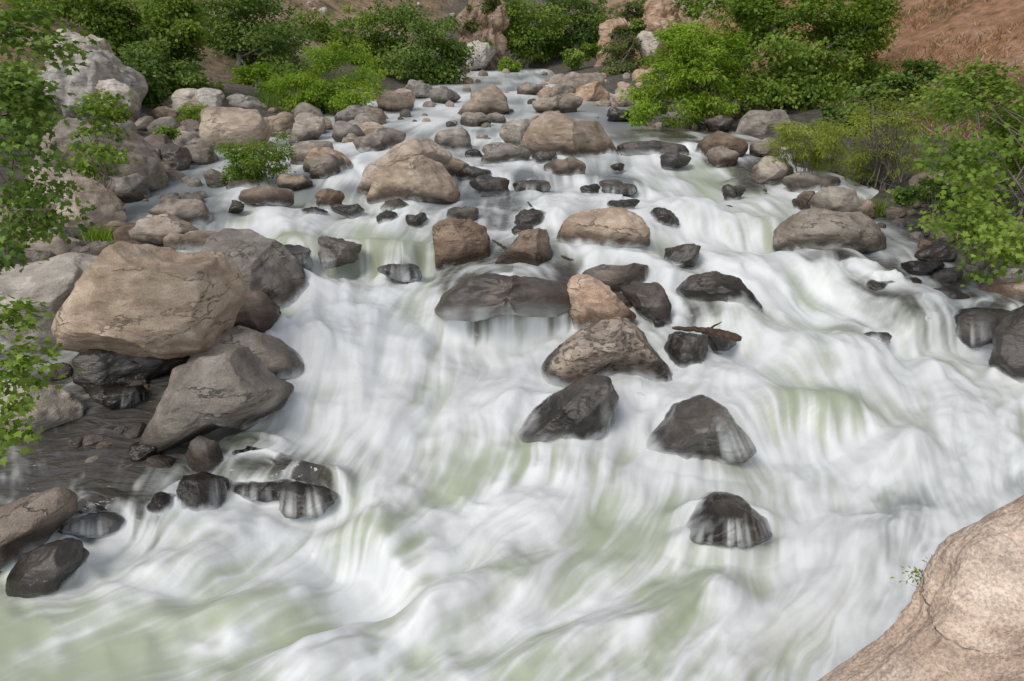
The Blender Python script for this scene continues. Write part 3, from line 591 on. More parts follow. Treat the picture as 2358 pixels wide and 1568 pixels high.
# long swells sweeping down to the lower left: from, to, height, half width
SW = [((1280,1270),(560,1600),.24,55),((1180,1240),(420,1540),-.16,55),((820,1330),(250,1500),.15,45),((1750,1320),(1080,1580),.19,55),((1650,1300),(980,1520),-.13,50),((620,1230),(120,1430),.12,45),((2150,1180),(1700,1500),.16,55),((1000,880),(780,1120),.13,50),((1230,880),(900,1160),.13,50),((2200,900),(1950,1180),.15,60),((1500,1090),(1120,1230),.13,45),((2080,1020),(1820,1280),-.12,50)]
def build_water():
    R, C = 860, 1180
    py = np.linspace(1720, 152, R)
    Y = np.array([hitw(PW/2, p)[1][1] for p in py]); Y = np.minimum(Y, 118)
    Y = np.convolve(np.pad(Y, 4, 'edge'), np.ones(9)/9, 'valid'); Y = np.maximum.accumulate(Y+np.arange(R)*1e-4)
    hwf = lambda y: np.minimum(.78*y+2.6, 17)
    hw = hwf(Y); dhw = np.where(.78*Y+2.6 < 17, .78, 0)
    S = np.linspace(-1, 1, C)
    XX = S[None]*hw[:, None]; YY = np.repeat(Y[:, None], C, 1)
    wy = YY+.6*fbm(np.stack([XX*.35, YY*.2, XX*0], -1), 3, 21)*sm(8, 12, YY)*(1-sm(24, 30, YY))
    Z = zb(wy)
    PX, PY, DD = project(XX, YY, zb(YY))
    q = 4; cx, cy = PX[::q, ::q], PY[::q, ::q]; cD = DD[::q, ::q]
    CA = XX/DD; CB = np.log(DD)/.92
    cA, cB = CA[::q, ::q], CB[::q, ::q]
    def shep(pts, vals, s, pw):
        num = np.zeros(cx.shape+(vals.shape[1],)); den = np.zeros(cx.shape)
        wxx = cx+65*fbm(np.stack([cA/.06, cB/.06, cA*0], -1), 3, 61); wyy = cy+42*fbm(np.stack([cA/.06, cB/.06, cA*0+9], -1), 3, 62)
        for (x, y), v in zip(pts, vals):
            sc = np.clip((y-100)/700, .2, 1)
            d2 = ((wxx-x)**2+((wyy-y)*1.3)**2)/sc**2; w = 1/(d2+s*s)**pw
            num += w[..., None]*v; den += w
        return num/den[..., None]
    fl = np.array(FL, float); v = fl[:, 2:]/np.linalg.norm(fl[:, 2:], axis=1)[:, None]
    vel = shep(fl[:, :2], v, 40, 1.6)
    vel /= np.linalg.norm(vel, axis=2)[..., None]+1e-6
    ct = np.array([(c[0], c[1]) for c in CT], float); cv = np.array([(c[2],)+TINT[c[3]] for c in CT], float)
    fo = shep(ct, cv, 42, 1.9); foam = fo[..., 0]; tint = fo[..., 1:]
    pil = np.zeros(cx.shape)
    for (xc, y1, hwp, hp, inw) in RK:
        if not inw: continue
        ryp = max(.42*hwp, 8); y0 = y1-ryp*.75
        ex, ey = (cx-xc)/(hwp*1.02), (cy-y0)/ryp
        qd = np.hypot(ex, ey)+1e-6
        nx, ny = ex/qd, ey/qd
        vn = vel[..., 0]*nx+vel[..., 1]*ny
        k = np.clip(2.2-qd, 0, 1.1)/1.1*(vn < 0)
        vel[..., 0] -= k*vn*nx; vel[..., 1] -= k*vn*ny
        ring = np.exp(-((qd-1.05)/.25)**2)
        wht = sm(.3, .6, foam)
        foam += ring*.16*wht
        wk = np.exp(-((cx-xc)/(hwp*.7))**2)*np.exp(-((cy-y1-.4*hwp)/(hwp*.4))**2)
        foam += wk*.15*wht
        if y1 > 430 and hwp > 30:
            pil += wht*np.exp(-((qd-1.1)/.35)**2)*(.08*sm(.4, -.6, ey)-.01*sm(.2, .9, ey))*np.clip(hwp/60, .5, 1.4)
    # turbulence turns the flow
    ang = (.75*fbm(np.stack([cA/.13, cB/.13, cA*0], -1), 2, 31)+.65*fbm(np.stack([cA/.045, cB/.045, cA*0], -1), 3, 33))*sm(.3, .7, foam)
    ca, sa = np.cos(ang), np.sin(ang); vel = np.stack([vel[..., 0]*ca-vel[..., 1]*sa, vel[..., 0]*sa+vel[..., 1]*ca], -1)
    vel /= np.linalg.norm(vel, axis=2)[..., None]+1e-6
    for (x, y, rx, ry, h, f, dark) in DM:
        q2 = ((cx-x)/rx)**2+((cy-y)/ry)**2; k = np.exp(-q2*1.1)*.85
        foam = foam*(1-k)+f*k
        tint = tint*(1-k*dark)[..., None]+np.array(TINT['b'])*(k*dark)[..., None]
        b = np.exp(-((cx-x)/rx)**2-((cy-y-1.25*ry)/(ry*.55))**2); foam += b*.25
    # falls
    cX = XX[::q, ::q]; cY = YY[::q, ::q]; dz = np.zeros(XX.shape); fall = np.zeros(cx.shape)
    for (x1, y1, x2, y2, drop, st) in FALLS:
        Y1, Y2 = hitw(x1, y1)[1][1], hitw(x2, y2)[1][1]; e = 90*np.clip((y1-100)/900, .3, 1.2)
        for fullres in (False, True):
            px_ = PX if fullres else cx; yy_ = YY if fullres else cY; xx_ = XX if fullres else cX
            u = (px_-x1)/(x2-x1); mk = sm(x1-e, x1+.6*e, px_)*(1-sm(x2-.6*e, x2+e, px_))
            nz = fbm(np.stack([xx_*1.1, xx_*0+x1, xx_*0], -1), 3, 5)
            s = yy_-(Y1+(Y2-Y1)*np.clip(u, -.3, 1.3))-1.3*st*nz*2
            if fullres: dz += mk*drop*np.where(s > 0, .32*np.tanh(s/st)*np.exp(-(s/1.8)**2), .68*np.tanh(s/st)*np.exp(-(s/1.2)**2))
            else:
                foam = foam+mk*(.22*np.exp(-((s+st*2.4)/(st*1.8))**2)-.22*np.exp(-((s-st*1.2)/(st*1.8))**2))
                fall = np.maximum(fall, mk*np.exp(-((s+st*.4)/(st*1.7))**2))
    # swells
    trough = np.zeros(XX.shape)
    for (a, b, h, wd) in SW:
        a = np.array(a, float); b = np.array(b, float); ab = b-a; ll = (ab@ab)
        wob = 40*fbm(np.stack([CA/.09, CB/.09, CA*0+h], -1), 2, 71)
        t = np.clip(((PX-a[0])*ab[0]+(PY-a[1])*ab[1])/ll, 0, 1)
        dd_ = np.hypot(PX-a[0]-t*ab[0], PY-a[1]-t*ab[1])+wob
        sh_ = np.exp(-(dd_/wd)**2)*sm(0, .2, t)*(1-.6*sm(.7, 1, t))
        dz += h*sh_; trough += h*sh_
    # world velocity in index space
    gY = -np.gradient(Y, py); dYr = np.gradient(Y)
    wx = vel[..., 0]*cD/F; wyv = -vel[..., 1]*gY[::q][:, None]
    nrm = np.hypot(wx, wyv)+1e-9; wx /= nrm; wyv /= nrm
    chw = hw[::q][:, None]
    vr = wyv*cD/dYr[::q][:, None]
    vc = (wx/chw-S[::q][None]*dhw[::q][:, None]/chw*wyv)*cD*C/2
    def up(a):
        r = np.arange(R)/q; c = np.arange(C)/q
        r0 = np.minimum(r.astype(int), a.shape[0]-2); c0 = np.minimum(c.astype(int), a.shape[1]-2)
        fr = np.clip(r-r0, 0, 1)[:, None]; fc = np.clip(c-c0, 0, 1)[None]
        A = a[r0][:, c0]; B = a[r0][:, c0+1]; Cc = a[r0+1][:, c0]; D_ = a[r0+1][:, c0+1]
        return (A*(1-fc)+B*fc)*(1-fr)+(Cc*(1-fc)+D_*fc)*fr
    VR = up(vr).ravel().astype(np.float32); VC = up(vc).ravel().astype(np.float32)
    g = np.random.default_rng(3)
    CA0 = CA-CA.min(); CB0 = CB-CB.min()
    def rnd(s):
        a_ = CA0/s; b_ = CB0/s; tb = g.random((int(b_.max())+4, int(a_.max())+4))
        r0 = b_.astype(int); c0 = a_.astype(int); fr = b_-r0; fc = a_-c0; fr = fr*fr*(3-2*fr); fc = fc*fc*(3-2*fc)
        return ((tb[r0, c0]*(1-fc)+tb[r0, c0+1]*fc)*(1-fr)+(tb[r0+1, c0]*(1-fc)+tb[r0+1, c0+1]*fc)*fr).astype(np.float32)
    rr, cc = np.meshgrid(np.arange(R, dtype=np.float32), np.arange(C, dtype=np.float32), indexing='ij')
    def lic(f, n, step):
        out = [np.zeros(R*C, np.float32) for _ in f]; W = 0
        for sg in (1, -1):
            r = rr.ravel().copy(); c = cc.ravel().copy()
            for k in range(n):
                idx = np.clip(np.rint(r), 0, R-1).astype(np.int32)*C+np.clip(np.rint(c), 0, C-1).astype(np.int32)
                w = .5+.5*math.cos(math.pi*k/n); W += w
                for o, a in zip(out, f): o += w*a.ravel()[idx]
                r += sg*step*VR[idx]; c += sg*step*VC[idx]
        res = []
        for o in out:
            o = (o-o.mean())/o.std(); res.append(o.reshape(R, C))
        return res
    n1, n2 = lic([rnd(.0035), rnd(.008)], 22, .003)
    n3, n4 = lic([rnd(.018), rnd(.045)], 21, .0048)
    n5, n6 = lic([rnd(.05), rnd(.14)], 10, .0068)
    f1, f2, f3 = lic([rnd(.0045), rnd(.011), rnd(.026)], 5, .003)
    near = 1-sm(18, 45, DD)
    foamF = up(foam); fallF = up(fall); tintF = np.stack([up(tint[..., k]) for k in range(3)], -1)
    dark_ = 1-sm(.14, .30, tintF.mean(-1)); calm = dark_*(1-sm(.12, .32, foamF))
    var = sm(.0, .40, foamF)*.6+.4
    froth = sm(-.5, 1.0, n6)   # patches of broken froth
    s = foamF-.02+var*((.034*n1+.072*n2)*(.45+.55*near)*(1.12-.4*froth)+.115*n3+.125*n4+.08*n5+.06*n6+(.25+.75*froth)*(.028*f1+.045*f2+.058*f3)*(.3+.7*near))
    s = s+fallF*(.03*n1+.08*n2+.07*n3-.04)+calm*(.035*f2+.045*f3+.03*n2)+.5*trough  # calm term paints ripple highlights on dark water as extra foam
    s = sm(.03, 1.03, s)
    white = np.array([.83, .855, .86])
    sh = np.clip(.93+.019*n2+.033*n3+.012*n1+.015*f2+.024*f3, .70, 1.04)  # streaky shading painted into the white of the foam
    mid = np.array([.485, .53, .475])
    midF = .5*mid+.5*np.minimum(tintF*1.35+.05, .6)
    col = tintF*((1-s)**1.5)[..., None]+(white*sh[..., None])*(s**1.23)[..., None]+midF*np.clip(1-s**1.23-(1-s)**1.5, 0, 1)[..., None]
    # heights
    rap = sm(.15, .7, foamF); Dl = np.minimum(DD, 16)
    hgt = Dl*(rap*(.0014*n3+.0033*n4+.0028*n5+.0048*n6+.0003*n2+(.25+.75*froth)*(.0010*f3+.0005*f2+.0001*f1))*(1-.5*sm(18, 40, YY))+.0006*n5+.0005*f3)
    hgt += up(pil)
    for (x, y, rx, ry, h, f, dark) in DM:
        q2 = ((PX-x)/rx)**2+((PY-y)/ry)**2
        hgt = hgt+h*np.clip(1-q2*.6, 0, 1)**1.5
    Z = Z+hgt+dz
    V = np.stack([XX, YY, Z], -1).reshape(-1, 3)
    i = (np.arange(R-1)[:, None]*C+np.arange(C-1)[None]).ravel()
    Fc = np.stack([i, i+1, i+C+1, i+C], -1)
    ripple = np.clip(1-2.2*s, 0, 1)*dark_
    m, nt, b = mat_new('white_water'); L = nt.links.new
    a = N(nt, 'ShaderNodeAttribute', attribute_name='col'); L(a.outputs['Color'], b.inputs['Base Color'])
    rp = N(nt, 'ShaderNodeAttribute', attribute_name='ripple')
    L(math_(nt, 'MULTIPLY_ADD', rp.outputs['Fac'], -.44, .50), b.inputs['Roughness']); b.inputs['Specular IOR Level'].default_value = .5
    tc = N(nt, 'ShaderNodeTexCoord'); mp = N(nt, 'ShaderNodeMapping'); mp.inputs['Scale'].default_value = (1, 2.4, 1); mp.inputs['Rotation'].default_value = (0, 0, .4); L(tc.outputs['Object'], mp.inputs[0])
    n = N(nt, 'ShaderNodeTexNoise', Scale=2.6, Detail=3, Roughness=.42, Distortion=.6); L(mp.outputs[0], n.inputs['Vector'])
    bp = N(nt, 'ShaderNodeBump', Distance=.13); L(n.outputs[0], bp.inputs['Height']); L(math_(nt, 'MULTIPLY', rp.outputs['Fac'], .7), bp.inputs['Strength']); L(bp.outputs[0], b.inputs['Normal'])
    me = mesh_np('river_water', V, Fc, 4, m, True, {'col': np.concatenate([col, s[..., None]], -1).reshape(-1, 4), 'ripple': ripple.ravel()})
    tag(link('river_water', me), 'silky white rushing river rapids with pale green hollows', 'water', kind='structure')
    def idx(x, y):
        ri = np.clip(np.rint(np.interp(y, Y, np.arange(R))), 0, R-1).astype(int)
        ci = np.clip(np.rint((x/hw[ri]+1)/2*(C-1)), 0, C-1).astype(int)
        return ri, ci
    return (lambda x, y: Z[idx(x, y)]), (lambda x, y: foamF[idx(x, y)])
finish_rocks(*build_water())

# ------------------------------------------------------------------ vegetation
def tube(V, Fq, pts, rad, ns=6):
    pts = np.asarray(pts, float); b = len(V)
    for i, p in enumerate(pts):
        t = pts[min(i+1, len(pts)-1)]-pts[max(i-1, 0)]; t = t/(np.linalg.norm(t)+1e-9)
        a = np.cross(t, [0.3, .9, .2]); a /= np.linalg.norm(a)+1e-9; c = np.cross(t, a)
        for k in range(ns):
            th = 2*math.pi*k/ns; V.append(p+rad[i]*(math.cos(th)*a+math.sin(th)*c))
    for i in range(len(pts)-1):
        for k in range(ns):
            k2 = (k+1) % ns; Fq.append((b+i*ns+k, b+i*ns+k2, b+(i+1)*ns+k2, b+(i+1)*ns+k))
QUAD = np.array([(0, 0, 0), (.45, -.5, .10), (1, 0, -.05), (.45, .5, .10)])
LOBE = np.array([(0, 0, 0), (.12, -.42, .03), (.38, -.30, .05), (.52, -.55, .02), (.66, -.22, .05), (1, 0, -.08), (.66, .22, .05), (.52, .55, .02), (.38, .30, .05), (.12, .42, .03)])
def leaves(P, Nn, U, size, wid, shape, tone):
    n = len(P); U = U-(U*Nn).sum(1)[:, None]*Nn; U /= np.linalg.norm(U, axis=1)[:, None]+1e-9
    Vv = np.cross(Nn, U); k = len(shape)
    pts = P[:, None]+size[:, None, None]*(shape[None, :, 0:1]*U[:, None]+shape[None, :, 1:2]*wid*Vv[:, None]+shape[None, :, 2:3]*Nn[:, None])
    return pts.reshape(-1, 3), np.arange(n*k), np.repeat(tone, k)
def plant(name, label, cat, base, blobs, D, ncl, nl, leaf, style, shape=QUAD, wid=.75, tr=.1, cr=None, seed=1, bark='grey', group=None, droop=.2, twigs=14, dj=.10, part='crown', stems=1, grow=1.0, hang=False):
    """base = (px, py, D) of the foot; blobs = (px,py,rx,ry)"""
    r = np.random.default_rng(seed)
    bx = at(base[0], base[1], base[2] if len(base) > 2 else D)
    if hang or len(base) > 3: foot = bx
    else:
        bz = float(zg(np.array(bx[0]), np.array(bx[1]))); foot = np.array([bx[0], bx[1], min(bz, bx[2]+3)])
    root = empty(name, foot); tag(root, label, cat, group)
    B = np.array(blobs, float); B[:, 2:] *= grow; ar = B[:, 2]*B[:, 3]; pick = r.choice(len(B), ncl, p=ar/ar.sum())
    dd = r.normal(size=(ncl, 3)); dd /= np.linalg.norm(dd, axis=1)[:, None]; rad = r.random(ncl)**(1/2.4)
    cl = np.zeros((ncl, 3)); cenB = {}
    for j in range(len(B)): cenB[j] = at(B[j, 0], B[j, 1], D*(1+r.uniform(-dj, dj)*.5))
    for i in range(ncl):
        j = pick[i]; sx, sz = B[j, 2]/F*D, B[j, 3]/F*D; sy = .5*(sx+sz)
        cl[i] = cenB[j]+rad[i]*(dd[i, 0]*sx*RT+dd[i, 1]*sy*FW+dd[i, 2]*sz*UP)
    if cr is None: cr = .19*np.sqrt(ar.mean())/F*D
    csz = r.uniform(.55, 1.4, ncl)
    ci = r.choice(ncl, nl, p=csz**2/(csz**2).sum())
    off = r.normal(size=(nl, 3))*cr*csz[ci][:, None]*np.array([1, 1, .55])
    P = cl[ci]+off
    cen = cl.mean(0)
    out = P-cen; out /= np.linalg.norm(out, axis=1)[:, None]+1e-9
    Nn = .5*out+np.array([0, 0, .75])+r.normal(size=(nl, 3))*.55; Nn /= np.linalg.norm(Nn, axis=1)[:, None]
    U = off/cr+out*.6+r.normal(size=(nl, 3))*.6+np.array([0, 0, -droop*3])
    ct_ = r.random(ncl)
    tone = np.clip(.45*r.random(nl)+.55*ct_[ci]+.02, 0, 1)
    V, Fc, tn = leaves(P, Nn, U, leaf*r.uniform(.6, 1.2, nl), wid, shape, tone)
    me = mesh_np(part, V-foot, Fc, len(shape), LM[style], False, {'tone': tn}); link(part, me, (0, 0, 0), root)
    VV = []; FQ = []
    top = foot+(cen-foot)*.8
    for s in range(stems):
        f0 = foot+(r.normal(size=3)*np.array([.15, .15, 0])*(stems > 1)); t0 = top+(r.normal(size=3)*.35*np.linalg.norm(cen-foot)*(stems > 1))
        pts = [f0+(t0-f0)*u+r.normal(size=3)*.05*np.linalg.norm(t0-f0)*(0 < u < 1) for u in np.linspace(0, 1, 6)]; pts[0] = f0-np.array([0, 0, .2])
        tube(VV, FQ, pts, np.linspace(tr, tr*.35, 6), 8)
        for k in range(twigs):
            u = r.uniform(.35, 1); a = f0+(t0-f0)*u; b_ = cl[r.integers(0, ncl)]; mid = (a+b_)/2+r.normal(size=3)*.12*np.linalg.norm(b_-a)+np.array([0, 0, .08*np.linalg.norm(b_-a)])
            tube(VV, FQ, [a, (a+mid)/2, mid, (mid+b_)/2+.04*r.normal(size=3), b_], np.linspace(tr*.38, tr*.06, 5), 5)
    me = mesh_np('trunk', np.array(VV)-foot, np.array(FQ), 4, BK[bark]); link('trunk', me, (0, 0, 0), root)
    return root

plant('tree','dark green tree on left behind the bright green bush','tree',(560,240),[(520,120,75,110),(600,80,90,90),(660,140,55,90),(480,180,50,50),(560,20,90,50),(620,190,60,45)],50,150,16000,.29,'dark',tr=.25,seed=1,grow=1.12)
plant('tree','dark green tree leaning over the far left river edge','tree',(980,205),[(960,110,85,75),(900,60,55,50),(1010,150,55,60),(940,170,60,40),(1040,120,30,60)],64,110,13000,.32,'dark',tr=.25,seed=2,grow=1.12)
plant('tree','narrow dark tree between the two dark left trees','tree',(810,170),[(820,80,38,60),(850,150,50,45),(790,120,35,40),(720,80,50,40),(760,110,40,50)],72,80,9000,.34,'mid',tr=.2,seed=3,grow=1.15)
plant('bush','feathery bright green bush on the left bank','bush',(770,255),[(740,180,75,52),(820,195,45,50),(690,215,48,38),(755,132,48,32),(830,160,35,42),(770,225,70,28)],40,100,15000,.21,'bright',wid=.4,tr=.06,stems=4,twigs=8,seed=4,grow=1.2)
plant('shrub','small green shrub on a rock island in the left channel','shrub',(590,425),[(590,365,65,40),(640,345,32,28),(540,350,40,22),(570,390,50,25)],22.5,60,6000,.12,'mid',wid=.45,tr=.03,stems=5,twigs=8,seed=5,grow=1.15)
plant('tree','dense dark green tree above the left bank rocks','tree',(370,300),[(370,180,60,85),(350,250,50,50),(400,120,50,50),(340,140,40,40)],36,110,12000,.22,'dark',tr=.18,seed=6,grow=1.12)
plant('tree','broad dark tree at the top left above the pale outcrop','tree',(330,150),[(300,40,110,50),(400,60,60,50),(190,15,90,35),(420,15,60,30),(90,5,80,35),(250,90,50,40),(280,120,40,40)],37,150,17000,.23,'mid',tr=.2,seed=7,grow=1.1)
plant('bush','light green bush between dark tree and bright bush','bush',(590,235),[(600,190,40,35),(560,210,35,25),(630,215,30,25)],44,40,4500,.24,'bright',tr=.05,stems=3,twigs=6,seed=8,grow=1.2)
plant('bush','dark undergrowth bush below the dark left tree','bush',(470,250),[(450,215,60,35),(510,225,50,30),(420,180,40,50)],40,50,5000,.22,'mid',tr=.05,stems=3,twigs=6,seed=81)
plant('bush','dark undergrowth bush behind the centre left tree','bush',(880,215),[(880,180,50,35),(860,120,40,50),(920,190,40,25)],66,50,5000,.30,'mid',tr=.05,stems=3,twigs=6,seed=82)
plant('bush','leafy bush clinging to the pale outcrop at upper left','bush',(215,140,30),[(222,150,30,16),(170,190,26,14)],29,20,1500,.16,'mid',tr=.03,stems=2,twigs=4,seed=85)
plant('tree','green tree left of the two at far upper centre','tree',(1220,150),[(1220,60,70,60),(1190,95,48,42),(1250,105,45,40),(1180,30,35,40)],92,100,11000,.40,'mid',tr=.35,seed=9,bark='pale',grow=1.1)
plant('tree','green tree with pale trunks right of its far centre twin','tree',(1335,140),[(1330,40,75,50),(1310,95,50,35),(1390,30,40,45),(1360,90,40,30),(1280,20,40,40)],92,90,9500,.40,'dark',tr=.4,seed=10,bark='pale',grow=1.1)
plant('bush','round olive bush on the far right bank','bush',(1425,190),[(1430,130,46,40),(1420,165,40,26)],68,50,6000,.28,'olive',tr=.08,stems=3,twigs=6,seed=11,grow=1.1)
plant('bush','small bright bush at the far bend of the river','bush',(1172,165),[(1172,150,28,14)],80,20,1800,.32,'bright',tr=.05,stems=2,twigs=4,seed=12)
plant('bush','low yellow green bush under the far pale trunked tree','bush',(1325,165),[(1320,135,35,20),(1360,120,25,18)],80,22,2000,.32,'mid',tr=.05,stems=2,twigs=4,seed=13)
plant('tree','bright green feathery tree overhanging the right bank','tree',(1640,290),[(1590,90,65,45),(1560,170,75,55),(1500,225,42,45),(1640,200,75,50),(1680,130,60,55),(1540,285,20,20),(1480,260,25,25),(1620,250,50,25),(1600,140,70,60)],33,190,24000,.19,'bright',wid=.5,tr=.12,stems=2,seed=14,grow=1.1,twigs=8)
plant('tree','large dark green sycamore filling the upper right','tree',(1850,290),[(1850,80,120,85),(1960,70,75,80),(1780,150,75,65),(1880,190,95,65),(1980,160,55,60),(1800,10,120,40),(1650,15,80,30),(2000,20,65,40),(1900,235,60,30),(1830,220,60,40),(1750,230,50,35),(1720,60,60,60)],36,260,34000,.23,'mid',tr=.25,seed=15,grow=1.08,twigs=8)
plant('shrub','yellow green willow shrub on the right bank','shrub',(1860,420),[(1850,335,60,36),(1900,355,45,30),(1820,310,35,20),(1880,300,35,20)],22,70,8000,.14,'yellow',wid=.22,tr=.025,stems=5,twigs=7,seed=16,droop=.5,grow=1.15)
plant('shrub','grey twiggy shrub with sparse yellow green leaves at right','shrub',(2030,440),[(1960,300,65,50),(2060,260,70,50),(2010,370,70,45),(2090,330,45,60),(2130,240,50,40)],20.5,90,7500,.14,'yellow',wid=.25,tr=.03,stems=8,twigs=18,seed=17,droop=.4,bark='grey',grow=1.1)
plant('bush','dark green bush between twiggy shrub and big sycamore','bush',(1990,300),[(1950,270,60,35),(2050,215,50,40),(2100,180,50,40)],27,60,6500,.19,'dark',tr=.05,stems=3,twigs=6,seed=83)
plant('bush','low dark green bush at the foot of the twiggy shrub','bush',(2150,470),[(2150,440,40,24),(2200,460,36,22),(2090,450,26,14)],17,40,3200,.12,'dark',tr=.03,stems=3,twigs=6,seed=84)
plant('tree','right edge sycamore hanging over the dark shallows','tree',(2470,640),[(2260,205,95,55),(2315,300,75,70),(2240,375,50,55),(2320,440,65,70),(2262,505,58,48),(2345,555,42,36),(2380,330,55,150),(2205,445,34,28),(2180,235,38,45),(2232,580,36,30),(2170,500,18,16)],13.8,130,11500,.10,'mid',shape=LOBE,wid=1,tr=.05,seed=18,cr=.20,twigs=36,dj=.5)
plant('tree','dark sycamore branches hanging in from the left edge','tree',(-330,300),[(40,70,90,70),(130,130,60,50),(40,210,60,60),(50,320,55,50),(80,430,60,40),(60,510,60,40),(10,580,30,30),(95,625,16,14),(140,500,20,25)],8.6,100,2700,.095,'dark',shape=LOBE,wid=1,tr=.035,seed=19,cr=.14,bark='brown',twigs=18,hang=True)
plant('branch','bright green maple like leaves at the lower left edge','branch',(-300,820),[(30,730,50,30),(60,815,45,40),(40,880,55,22),(20,950,40,40),(15,1015,35,18)],7.2,50,640,.09,'mid',shape=LOBE,wid=1,tr=.016,seed=20,cr=.10,twigs=10,hang=True)
plant('sapling','spindly sapling growing among the left bank rocks','tree',(238,425,17.5),[(240,255,40,35),(190,330,38,25),(265,350,45,20),(200,380,45,20),(230,300,40,28),(215,230,20,20)],17.5,45,1300,.13,'mid',shape=LOBE,wid=1,tr=.035,seed=21,cr=.14,bark='grey')
plant('bush','dark bush at the left edge above the sloping bank','bush',(130,300),[(60,260,60,50),(110,300,50,40),(20,200,50,60)],26,50,3500,.18,'dark',tr=.06,seed=22)
plant('bush','low green bush beside the pale left bank boulders','bush',(415,315),[(410,290,36,28),(450,255,30,20)],31,30,3000,.15,'bright',wid=.35,tr=.03,stems=3,twigs=5,seed=23)
plant('bush','small leafy plant between rocks left of the dense tree','bush',(290,275),[(275,262,32,16)],26,16,900,.13,'mid',tr=.02,stems=2,twigs=4,seed=24)
plant('bush','small green plant above the dark angular block','bush',(400,318),[(380,306,26,13)],26,14,800,.12,'mid',tr=.02,stems=2,twigs=4,seed=25)
for k, (x, y, rx, ry, D) in enumerate([(740,15,30,20,150),(800,25,26,18,150),(860,10,30,20,140),(690,30,30,30,130),(1130,15,20,18,84),(1500,12,40,26,76),(2230,10,60,26,60),(2330,20,40,26,52),(1040,10,24,18,130),(1590,20,30,26,74),(1430,75,22,14,74),(1470,62,18,12,73),(2150,40,40,22,62),(900,35,22,14,140),(770,55,24,14,135),(1000,30,20,14,130),(960,8,26,16,140),(1120,110,20,14,82),(1460,25,26,16,74),(2280,70,30,14,48),(2180,90,26,12,50),(2340,100,24,12,44),(1085,60,16,12,82),(1100,20,18,12,84),(2110,110,30,16,46),(2240,130,30,14,40),(2300,40,40,16,54)]):
    plant('bush', 'olive green scrub bush dotted on the dry hillside', 'bush', (x, y+ry), [(x, y, rx, ry)], D, 20, 900, .0048*D, ['olive','dark'][k % 2], tr=.05, stems=2, twigs=3, seed=40+k, group='scrub bushes on the hillside')

# grass
def grass(name, label, pts, hgt, style, seed, kind=None, wid=.012, lean=.5):
    r = np.random.default_rng(seed); P = np.asarray(pts); n = len(P)
    h = hgt*r.uniform(.5, 1.2, n); d = r.normal(size=(n, 3))*np.array([lean, lean, 0])*h[:, None]; a = r.normal(size=(n, 3))*np.array([1, 1, 0]); a /= np.linalg.norm(a, axis=1)[:, None]
    A = P-a*wid; B = P+a*wid; T = P+d; T[:, 2] += h
    base = P.mean(0)
    V = np.stack([A, B, T], 1).reshape(-1, 3)-base
    o = link(name, mesh_np(name, V, np.arange(3*n), 3, LM[style], False, {'tone': np.repeat(r.random(n), 3)}), base)
    tag(o, label, 'grass', kind=kind)
r = np.random.default_rng(77)
n = 80000; gx = r.uniform(13, 60, n); gy = r.uniform(22, 85, n); k = (gx-xr(gy) > 5) & (vnoise(np.stack([gx*.3, gy*.3, gx*0], -1), 4)+.7*vnoise(np.stack([gx*1.1, gy*1.1, gx*0], -1), 8) > -.1); gx, gy = gx[k], gy[k]
grass('dry_grass', 'dry reddish grass covering the right hillside', np.stack([gx, gy, zg(gx, gy)], -1), .38, 'dry', 5, 'stuff', .035, lean=.8)
def tuft(px, py, w, n, h, style, label, seed):
    t, P = hitg(px, py); rr_ = np.random.default_rng(seed); q = P+rr_.normal(size=(n, 3))*np.array([w/F*t*.5, w/F*t*.4, 0]); q[:, 2] = np.maximum(zg(q[:, 0], q[:, 1]), zb(q[:, 1]))
    grass('grass_tuft', label, q, h, style, seed, wid=.012)
tuft(230, 548, 40, 300, .30, 'bright', 'green grass tuft among the boulders at left', 1)
tuft(2012, 498, 30, 260, .45, 'mid', 'green grass tuft beside the tan stone at right', 2)
tuft(2260, 655, 35, 220, .25, 'mid', 'thin grass tuft on the right bank edge', 3)
tuft(640, 240, 60, 900, .7, 'mid', 'tall grass below the left dark tree', 4)

# twiggy weed on the slab
plant('weed','wiry weed growing from the edge of the granite slab','plant',(2160,1370,5.0,0),[(2115,1318,25,25),(2165,1303,30,22),(2195,1293,16,14)],5.0,16,130,.035,'yellow',wid=.4,tr=.005,cr=.03,seed=31,stems=5,twigs=5,bark='brown')

# driftwood
def driftwood(label, pts, rad, seed, branches=()):
    VV = []; FQ = []; rr_ = np.random.default_rng(seed)
    P = np.array(pts); u = np.linspace(0, 1, 22); Q = np.stack([np.interp(u, np.linspace(0, 1, len(P)), P[:, k]) for k in range(3)], -1)+rr_.normal(size=(22, 3))*rad*.16
    R_ = np.interp(u, [0, .08, .6, .95, 1], [rad*.25, rad*.55, rad*.9, rad*1.1, rad*.7])*rr_.uniform(.85, 1.15, 22)
    tube(VV, FQ, Q, R_, 10); FQ.append(tuple(range(4)))
    for (u0, vec, br) in branches:
        a = Q[int(u0*21)]; v = np.array(vec); tube(VV, FQ, [a, a+v*.4+rr_.normal(size=3)*.02, a+v*.75, a+v], np.array([1, .8, .55, .25])*br, 6)
    base = P.mean(0); base[2] = Q[:, 2].min()
    o = link('driftwood_log', mesh_np('driftwood_log', np.array(VV)-base, np.array(FQ), 4, BK['wood']), base); tag(o, label, 'driftwood')
dL = hitw(1620, 830)[0]-.1
driftwood('brown driftwood log lying across the black rocks', [at(1548, 756, dL), at(1600, 758, dL), at(1650, 764, dL), at(1708, 780, dL)], .062, 1, [(.55, (.25, .1, .12), .026), (.5, (-.2, -.05, .1), .02), (.7, (.1, -.1, -.12), .025)])
d2 = hitw(1160, 600)[0]-.05
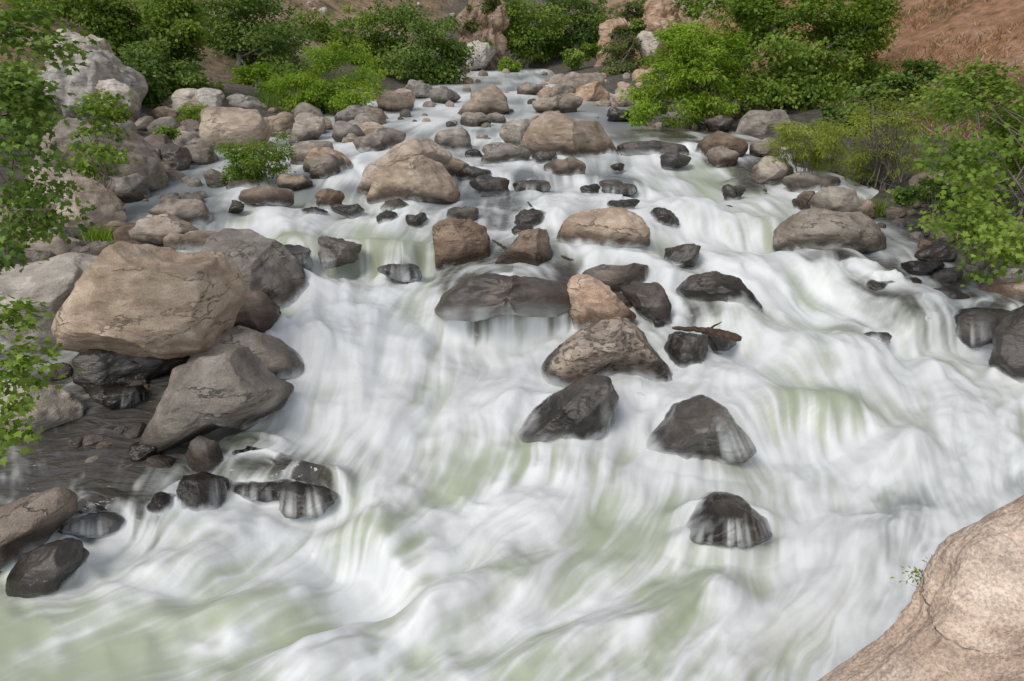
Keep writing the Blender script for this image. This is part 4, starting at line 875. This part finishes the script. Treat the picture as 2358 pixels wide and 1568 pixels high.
driftwood('short dark stick caught left of the triangular boulder', [at(1133, 552, d2), at(1152, 564, d2), at(1170, 577, d2)], .035, 2)
d3 = hitw(1300, 605)[0]-.05
driftwood('short brown stick caught right of the triangular boulder', [at(1292, 588, d3), at(1308, 596, d3), at(1326, 604, d3)], .035, 3)

# bird
def bird():
    d = hitw(1218, 526)[0]+.1; foot = at(1221, 481, d); s = .15
    bm = bmesh.new()
    secs = [(-.9, .0, .05, .02), (-.55, .12, .07, .04), (-.3, .25, .14, .13), (0, .38, .2, .2), (.22, .52, .19, .19), (.36, .66, .12, .12), (.46, .78, .14, .14), (.58, .82, .11, .11), (.68, .80, .035, .035), (.82, .78, .008, .008)]
    rings = []
    for x, z, ry, rz in secs:
        rings.append([bm.verts.new((x*s, ry*s*math.cos(a), (z+.25+rz*math.sin(a))*s)) for a in np.linspace(0, 2*math.pi, 10, endpoint=False)])
    for a, b in zip(rings[:-1], rings[1:]):
        for k in range(10): bm.faces.new((a[k], a[(k+1) % 10], b[(k+1) % 10], b[k]))
    bm.faces.new(rings[0]); bm.faces.new(rings[-1][::-1])
    for y in (-.08, .08):
        lo = [bm.verts.new((.05*s+.015*s*math.cos(a), y*s+.015*s*math.sin(a), -.05*s)) for a in (0, 2.1, 4.2)]
        hi = [bm.verts.new((.02*s+.02*s*math.cos(a), y*s+.02*s*math.sin(a), .45*s)) for a in (0, 2.1, 4.2)]
        for k in range(3): bm.faces.new((lo[k], lo[(k+1) % 3], hi[(k+1) % 3], hi[k]))
    me = bpy.data.meshes.new('bird'); bm.to_mesh(me); bm.free()
    for p in me.polygons: p.use_smooth = True
    m, nt, b = mat_new('black_feathers'); n = N(nt, 'ShaderNodeTexNoise', Scale=60); rp = ramp(nt, [(.3, (.008, .008, .009)), (.7, (.025, .024, .025))]); nt.links.new(n.outputs[0], rp.inputs[0]); nt.links.new(rp.outputs[0], b.inputs['Base Color'])
    me.materials.append(m); o = link('bird', me, foot); o.rotation_euler = (0, 0, 2.4); tag(o, 'small black bird standing on a dark mid river rock', 'bird')
bird()

# ------------------------------------------------------------------ light
w = bpy.data.worlds.new("World"); scn.world = w; w.use_nodes = True; nt = w.node_tree
EL, AZ = math.radians(50), math.radians(222)
sky = nt.nodes.new('ShaderNodeTexSky'); sky.sky_type = 'NISHITA'; sky.sun_disc = False; sky.sun_elevation = EL; sky.sun_rotation = AZ
hs = nt.nodes.new('ShaderNodeHueSaturation'); hs.inputs['Saturation'].default_value = .32
nt.links.new(sky.outputs[0], hs.inputs['Color']); nt.links.new(hs.outputs[0], nt.nodes['Background'].inputs[0]); nt.nodes['Background'].inputs[1].default_value = .15
sd = bpy.data.lights.new('sun', 'SUN'); so = bpy.data.objects.new('sun', sd); COL.objects.link(so)
sd.energy = 1.5; sd.angle = math.radians(24); sd.color = (1, .93, .84)
sv = Vector((math.cos(EL)*math.sin(AZ), math.cos(EL)*math.cos(AZ), math.sin(EL)))
so.rotation_euler = sv.to_track_quat('Z', 'Y').to_euler()
